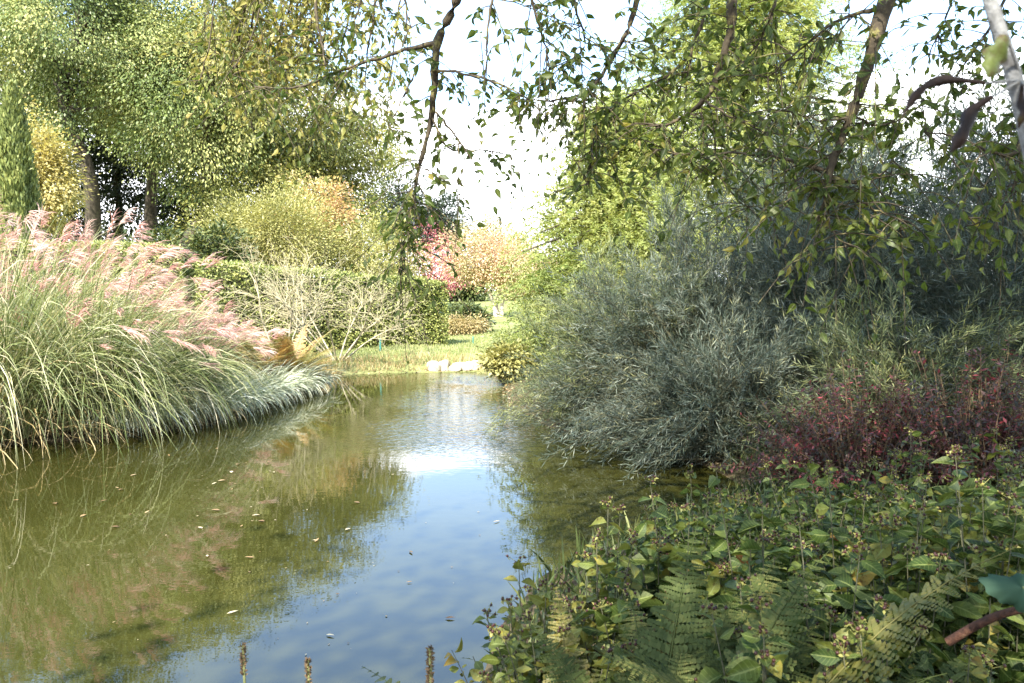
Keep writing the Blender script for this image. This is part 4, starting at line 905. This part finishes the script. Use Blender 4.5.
# ------------------------------------------------------------------ tree overhanging the camera
rng = np.random.default_rng(301)
TX, TY = 1.9, -2.2; z0 = gz(TX, TY)
t = thing('overhanging_tree', 'tree overhead whose lichened leafy branches hang across the top of the photo', 'tree', (TX, TY, z0))
g = Geo(); trunk = tube(g, [(TX, TY, z0 - .1), (TX - .1, TY + .1, 2.5), (TX - .3, TY + .4, 5), (TX - .2, TY + .6, 8.5)], .24, .07, 12, 24, .008, rng); g.build('trunk', M['bark_lichen'], t)
BR = [  # image polyline (px, py, depth), start radius, end radius, twigs per metre
 ([(478, -60, 4.0), (455, 5, 4.0), (437, 45, 4.0), (434, 90, 4.05), (430, 125, 4.1), (420, 165, 4.1), (412, 205, 4.15), (407, 240, 4.2)], .025, .004, 7, 1),
 ([(413, 195, 4.13), (406, 232, 4.2), (399, 268, 4.2)], .004, .002, 34, 0),
 ([(425, 150, 4.1), (415, 190, 4.05), (420, 225, 4.0)], .004, .002, 18, 0),
 ([(437, 43, 4), (400, 52, 4.1), (365, 62, 4.2), (330, 75, 4.3), (308, 84, 4.4), (285, 88, 4.5), (255, 86, 4.6)], .013, .004, 12, 0),
 ([(432, 70, 4), (470, 75, 3.9), (500, 84, 3.8), (530, 100, 3.8)], .008, .003, 13, 0),
 ([(414, 74, 4.05), (400, 105, 4), (388, 126, 4)], .007, .003, 8, 0),
 ([(436, 112, 4.08), (450, 130, 4), (466, 150, 4)], .008, .004, 16, 0),
 ([(432, 118, 4.08), (448, 148, 4.1), (480, 150, 4.1), (510, 155, 4.1)], .006, .003, 9, 0),
 ([(318, -50, 4.6), (316, 10, 4.6), (322, 45, 4.6), (325, 66, 4.5)], .011, .004, 13, 1),
 ([(270, -50, 5.2), (262, 0, 5.2), (250, 40, 5.2), (232, 75, 5.2)], .009, .003, 13, 1),
 ([(228, -50, 5.6), (215, 0, 5.6), (210, 40, 5.6), (200, 80, 5.6)], .009, .003, 12, 1),
 ([(400, -50, 3.8), (406, 8, 3.8), (411, 28, 3.8)], .008, .003, 10, 1),
 ([(370, -50, 4.2), (362, 0, 4.2), (350, 30, 4.2)], .008, .003, 12, 1),
 ([(500, -50, 3.6), (490, 10, 3.6), (487, 45, 3.6), (488, 60, 3.6)], .008, .003, 14, 1),
 ([(520, -50, 3.6), (535, 10, 3.6), (545, 45, 3.7), (550, 70, 3.7)], .009, .003, 18, 1),
 ([(575, -50, 3.7), (575, 5, 3.7), (585, 40, 3.8), (575, 60, 3.8)], .009, .003, 16, 1),
 ([(654, -50, 4.2), (636, 5, 4.2), (625, 35, 4.2), (610, 62, 4.3), (590, 90, 4.3), (560, 100, 4.4), (530, 100, 4.4)], .015, .004, 16, 1),
 ([(738, -50, 4), (731, 10, 4), (728, 40, 4.05), (715, 80, 4.1), (704, 100, 4.1), (690, 112, 4.2), (668, 125, 4.2), (640, 124, 4.3)], .024, .005, 13, 1),
 ([(722, -50, 4.4), (706, 10, 4.4), (692, 50, 4.4), (686, 90, 4.4)], .012, .005, 13, 1),
 ([(692, 55, 4.4), (660, 80, 4.5), (630, 95, 4.5), (602, 120, 4.5), (592, 150, 4.5), (588, 185, 4.5)], .009, .003, 15, 0),
 ([(704, 100, 4.1), (722, 112, 4.0), (740, 120, 4.0), (765, 132, 4.0)], .007, .003, 14, 0),
 ([(700, 112, 4.1), (708, 150, 4.1), (722, 180, 4.1), (745, 206, 4.1), (768, 203, 4.1)], .006, .002, 7, 0),
 ([(790, -50, 4.2), (775, 5, 4.2), (760, 40, 4.2), (745, 60, 4.2)], .010, .003, 15, 1),
 ([(910, -50, 3.4), (885, 5, 3.4), (872, 50, 3.4), (858, 95, 3.45), (845, 130, 3.5), (830, 170, 3.5), (826, 195, 3.5), (818, 222, 3.55)], .034, .007, 8, 1),
 ([(878, 8, 3.4), (840, 20, 3.45), (805, 45, 3.5), (768, 78, 3.6)], .011, .003, 12, 0),
 ([(830, 172, 3.5), (800, 163, 3.6), (770, 156, 3.7), (730, 153, 3.8), (690, 155, 3.9), (650, 148, 4.0)], .010, .003, 13, 0),
 ([(832, 176, 3.5), (860, 183, 3.5), (880, 175, 3.5), (893, 160, 3.5)], .006, .003, 11, 0),
 ([(830, 178, 3.5), (850, 195, 3.5), (880, 212, 3.5), (915, 225, 3.5)], .006, .003, 12, 0),
 ([(824, 200, 3.5), (835, 235, 3.5), (860, 250, 3.5)], .005, .002, 12, 0),
 ([(850, 115, 3.48), (880, 125, 3.5), (905, 115, 3.5), (925, 100, 3.6)], .006, .003, 11, 0),
 ([(850, 118, 3.48), (815, 120, 3.5), (785, 110, 3.5)], .006, .003, 12, 0),
 ([(1030, -50, 4.5), (1000, 10, 4.5), (975, 50, 4.5), (950, 85, 4.5)], .011, .004, 17, 1),
 ([(960, -50, 4.6), (950, 5, 4.6), (940, 30, 4.6), (928, 55, 4.6)], .009, .003, 12, 1),
 ([(1060, -20, 3.6), (1040, 90, 3.4), (1018, 150, 3.3), (990, 152, 3.3), (960, 138, 3.3), (925, 132, 3.4)], .012, .003, 11, 1),
 ([(1045, 70, 3.5), (1015, 180, 3.4), (1000, 210, 3.4), (975, 225, 3.4)], .008, .003, 10, 0),
]
gb = Geo(); gl = Geo()
TW = []
for pts, r0, r1, dens, root in BR:
    P = np.array([at(*q_) for q_ in pts])
    if root:
        s = P[0]; j = trunk[rng.integers(14, 22)]
        e_ = unit(P[0] - P[1]); P = np.vstack([j, (j + s) / 2 + e_ * .9 + [0, 0, .7], s + e_ * .55 + (j - s) * .04, P])
    k = 4 * len(P); pth = resample(P, k); nz = rng.normal(size=(k, 3)) * .0028; nz[0] = 0
    pth = pth + nz; u = np.linspace(0, 1, k)
    rb = r0 * 1.9 if root else r0
    tubes(gb, pth[None], (rb + (r1 - rb) * u ** .7)[None] * (1 + .09 * rng.normal(size=(1, k))), 8)
    seglen = np.r_[0, np.cumsum(np.linalg.norm(np.diff(pth, axis=0), axis=1))]; first = seglen[k * 4 // len(P)] if root else 0
    m_ = int((seglen[-1] - first) * dens * (3.6 if pts[0][0] > 620 else 3.0 if pts[0][0] > 510 else 1.7)); s = first + (seglen[-1] - first) * rng.random(m_) ** .8
    s = np.r_[s, [seglen[-1]] * 2]
    pos = np.stack([np.interp(s, seglen, pth[:, c]) for c in range(3)], 1)
    TW.append(pos)
TW = np.concatenate(TW); nt_ = len(TW)
td = unit(rng.normal(size=(nt_, 3)) * [1, .8, .7] - UP * .25); tl = rng.uniform(.08, .46, nt_)
uu = np.linspace(0, 1, 5)
TP = TW[:, None] + td[:, None] * (tl[:, None] * uu)[..., None] - UP * (tl[:, None] * uu ** 2 * .45)[..., None]
tubes(gb, TP, np.linspace(.0032, .0013, 5)[None], 4)
gb.build('branches', M['bark_lichen'], t)
per = 8; cl = np.repeat(np.arange(nt_), per); tt = np.tile(np.linspace(.2, 1, per), nt_); n = nt_ * per
keep = rng.random(n) < .8; cl, tt = cl[keep], tt[keep]; n = len(cl)
P = TW[cl] + td[cl] * (tl[cl] * tt)[:, None] - UP * (tl[cl] * tt ** 2 * .45)[:, None]
D = unit(td[cl] * .4 + rng.normal(size=(n, 3)) * [.7, .6, .4] - UP * .55)
Ls = rng.uniform(.04, .09, n) * np.where(P[:, 0] > .35, .86, .80)
leaf_long(gl, P + D * .008, D, unit(rng.normal(size=(n, 3)) * .7 + UP * .6), Ls, Ls * .46, np.clip(rng.random(nt_)[cl] * .5 + rng.random(n) * .5, 0, 1))
gl.build('hanging_leaves', M['over'], t)
# long yellowing sprays, sunlight put into their lighter colour, that hang over the water on the left, beyond the shade
gq = Geo(); gw = Geo()
for k in range(15):
    px = rng.uniform(200, 395); dp = rng.uniform(5.5, 8.0); ln = rng.uniform(.35, 1) * (150 if px > 250 else 110)
    p0, p1, p2, p3 = at(px + 25, -70, dp - .3), at(px + 12, -10, dp), at(px, ln * .5, dp + .1), at(px - rng.uniform(0, 25), ln, dp + .15)
    j = trunk[rng.integers(16, 23)]; pth = resample([j, (j + p0) / 2 + [0, 0, .8], p0, p1, p2, p3], 24)
    pth = pth + rng.normal(size=pth.shape) * .008; tubes(gw, pth[None], np.linspace(.022, .002, 24)[None], 5)
    q = 34; ii = rng.uniform(9.5, 22.9, q); i0 = ii.astype(int); pos = pth[i0] + (pth[i0 + 1] - pth[i0]) * (ii - i0)[:, None]
    td2 = unit(rng.normal(size=(q, 3)) * [1, .8, .5] - UP * .5); tl2 = rng.uniform(.12, .5, q)
    TP = pos[:, None] + td2[:, None] * (tl2[:, None] * uu)[..., None] - UP * (tl2[:, None] * uu ** 2 * .5)[..., None]
    tubes(gw, TP, np.linspace(.003, .0012, 5)[None], 3)
    c2 = np.repeat(np.arange(q), 9); t2 = np.tile(np.linspace(.15, 1, 9), q); n2 = len(c2)
    P = pos[c2] + td2[c2] * (tl2[c2] * t2)[:, None] - UP * (tl2[c2] * t2 ** 2 * .5)[:, None]
    D = unit(td2[c2] * .4 + rng.normal(size=(n2, 3)) * [.7, .6, .4] - UP * .6); Ls = rng.uniform(.04, .085, n2)
    leaf_long(gq, P, D, unit(rng.normal(size=(n2, 3)) * .7 + UP * .5), Ls, Ls * .45, np.clip(rng.random(q)[c2] * .5 + rng.random(n2) * .5, 0, 1))
gw.build('twigs', M['bark_lichen'], t); o = gq.build('hanging_leaves', M['over_sunlit'], t); o['label'] = 'yellowing leaves with sunlight put into their colour'
# the crown above and behind the camera, which throws the dappled shade
g = Geo(); Cs, Ds = crown_pts(rng, 385, (1.6, -3.3, 7.4), (6.2, 4.7, 2.7), .2, 12, .3)
C2, D2 = crown_pts(rng, 350, (3.9, 4.5, 7.8), (4.4, 3.3, 1.3), .2, 12, .3); Cs = np.concatenate([Cs, C2]); Ds = np.concatenate([Ds, D2])  # second lobe, out of view, added to shade the silver shrubs
foliage(g, rng, Cs, 60, 1.1, .14, .085, .6, .5, out=Ds); g.build('crown', M['over'], t)
gl = Geo()
for k in rng.choice(len(Cs), 40, replace=False):
    j = trunk[rng.integers(12, 24)]; c = Cs[k]; tube(gl, [j, (j + c) / 2 + rng.normal(size=3) * .2 + [0, 0, .3], c], .06, .008, 6, 8)
gl.build('limbs', M['bark_lichen'], t)

# ------------------------------------------------------------------ grey stem with withered leaves close to the camera
rng = np.random.default_rng(331); dep = .85
st = [at(985, -30, dep), at(996, 20, dep), at(1012, 70, dep), at(1026, 125, dep), at(1040, 200, dep), at(1060, 420, dep)]
ft = np.array([st[-1][0] + .05, dep, gz(st[-1][0] + .05, dep)])
t = thing('grey_sapling', 'slim grey stem close to the camera at upper right, with withered brown leaves', 'sapling', tuple(ft))
g = Geo(); tube(g, [st[0] + [-.02, 0, .15]] + st + [ft + [0, 0, .5], ft - [0, 0, .05]], .006, .012, 10, 40); 
def curled(pts, w0, roll, tone):
    """withered leaf rolled about its midrib; pts is the midrib"""
    p = resample(np.array(pts), 14); T = unit(np.gradient(p, axis=0)); sd = unit(np.cross(T, np.array([.2, 1, .3]))); nn = np.cross(sd, T)
    u = np.linspace(0, 1, 14); wv = w0 * np.sin(np.clip(u * .92 + .06, 0, 1) * np.pi) ** .7 * (1 + .22 * np.sin(u * 17 + roll) + .12 * np.sin(u * 41)); p = p + nn * (np.sin(u * 9 + roll * 3) * .0022)[:, None]; roll = roll * (1 + .25 * math.sin(w0 * 900)); a = np.linspace(-1, 1, 9)
    V = [[p[i] + sd[i] * wv[i] * math.sin(q_ * roll) / roll + nn[i] * wv[i] * (1 - math.cos(q_ * roll)) / roll for q_ in a] for i in range(14)]
    gg = Geo(); i, j = np.meshgrid(np.arange(13), np.arange(8), indexing='ij'); q = (i * 9 + j).ravel(); gg.add(np.array(V).reshape(-1, 3), np.stack([q, q + 1, q + 10, q + 9], 1), tone); return gg
J = at(1022, 80, dep)
for pts, w_, ro, mt, lb in [([(985, 83, .8), (955, 80, .8), (930, 84, .8), (915, 98, .8), (902, 120, .8)], .010, 1.9, 'withered', 'curled brown leaf with a drooping tip'),
                        ([(992, 97, .8), (978, 108, .8), (968, 125, .8), (960, 142, .8), (952, 152, .8)], .011, 1.8, 'withered', 'curled brown leaf hanging straight down'),
                        ([(1006, 35, .82), (1000, 50, .82), (994, 64, .82), (988, 78, .82)], .013, 1.1, 'rim', 'green leaf with brown blotches'),
                        ([(1022, 85, .8), (1024, 110, .8), (1020, 128, .8)], .009, 1.8, 'withered', 'small curled brown leaf at the stem'),]:
    pw = [at(*q_) for q_ in pts]; gl = curled(pw, w_, ro, .9); o = gl.build('leaf', M[mt], t); o['label'] = lb
    tube(g, [J, (J + pw[0]) / 2, pw[0]], .0018, .0012, 6, 6)
g.build('stem', M['stem_grey'], t)
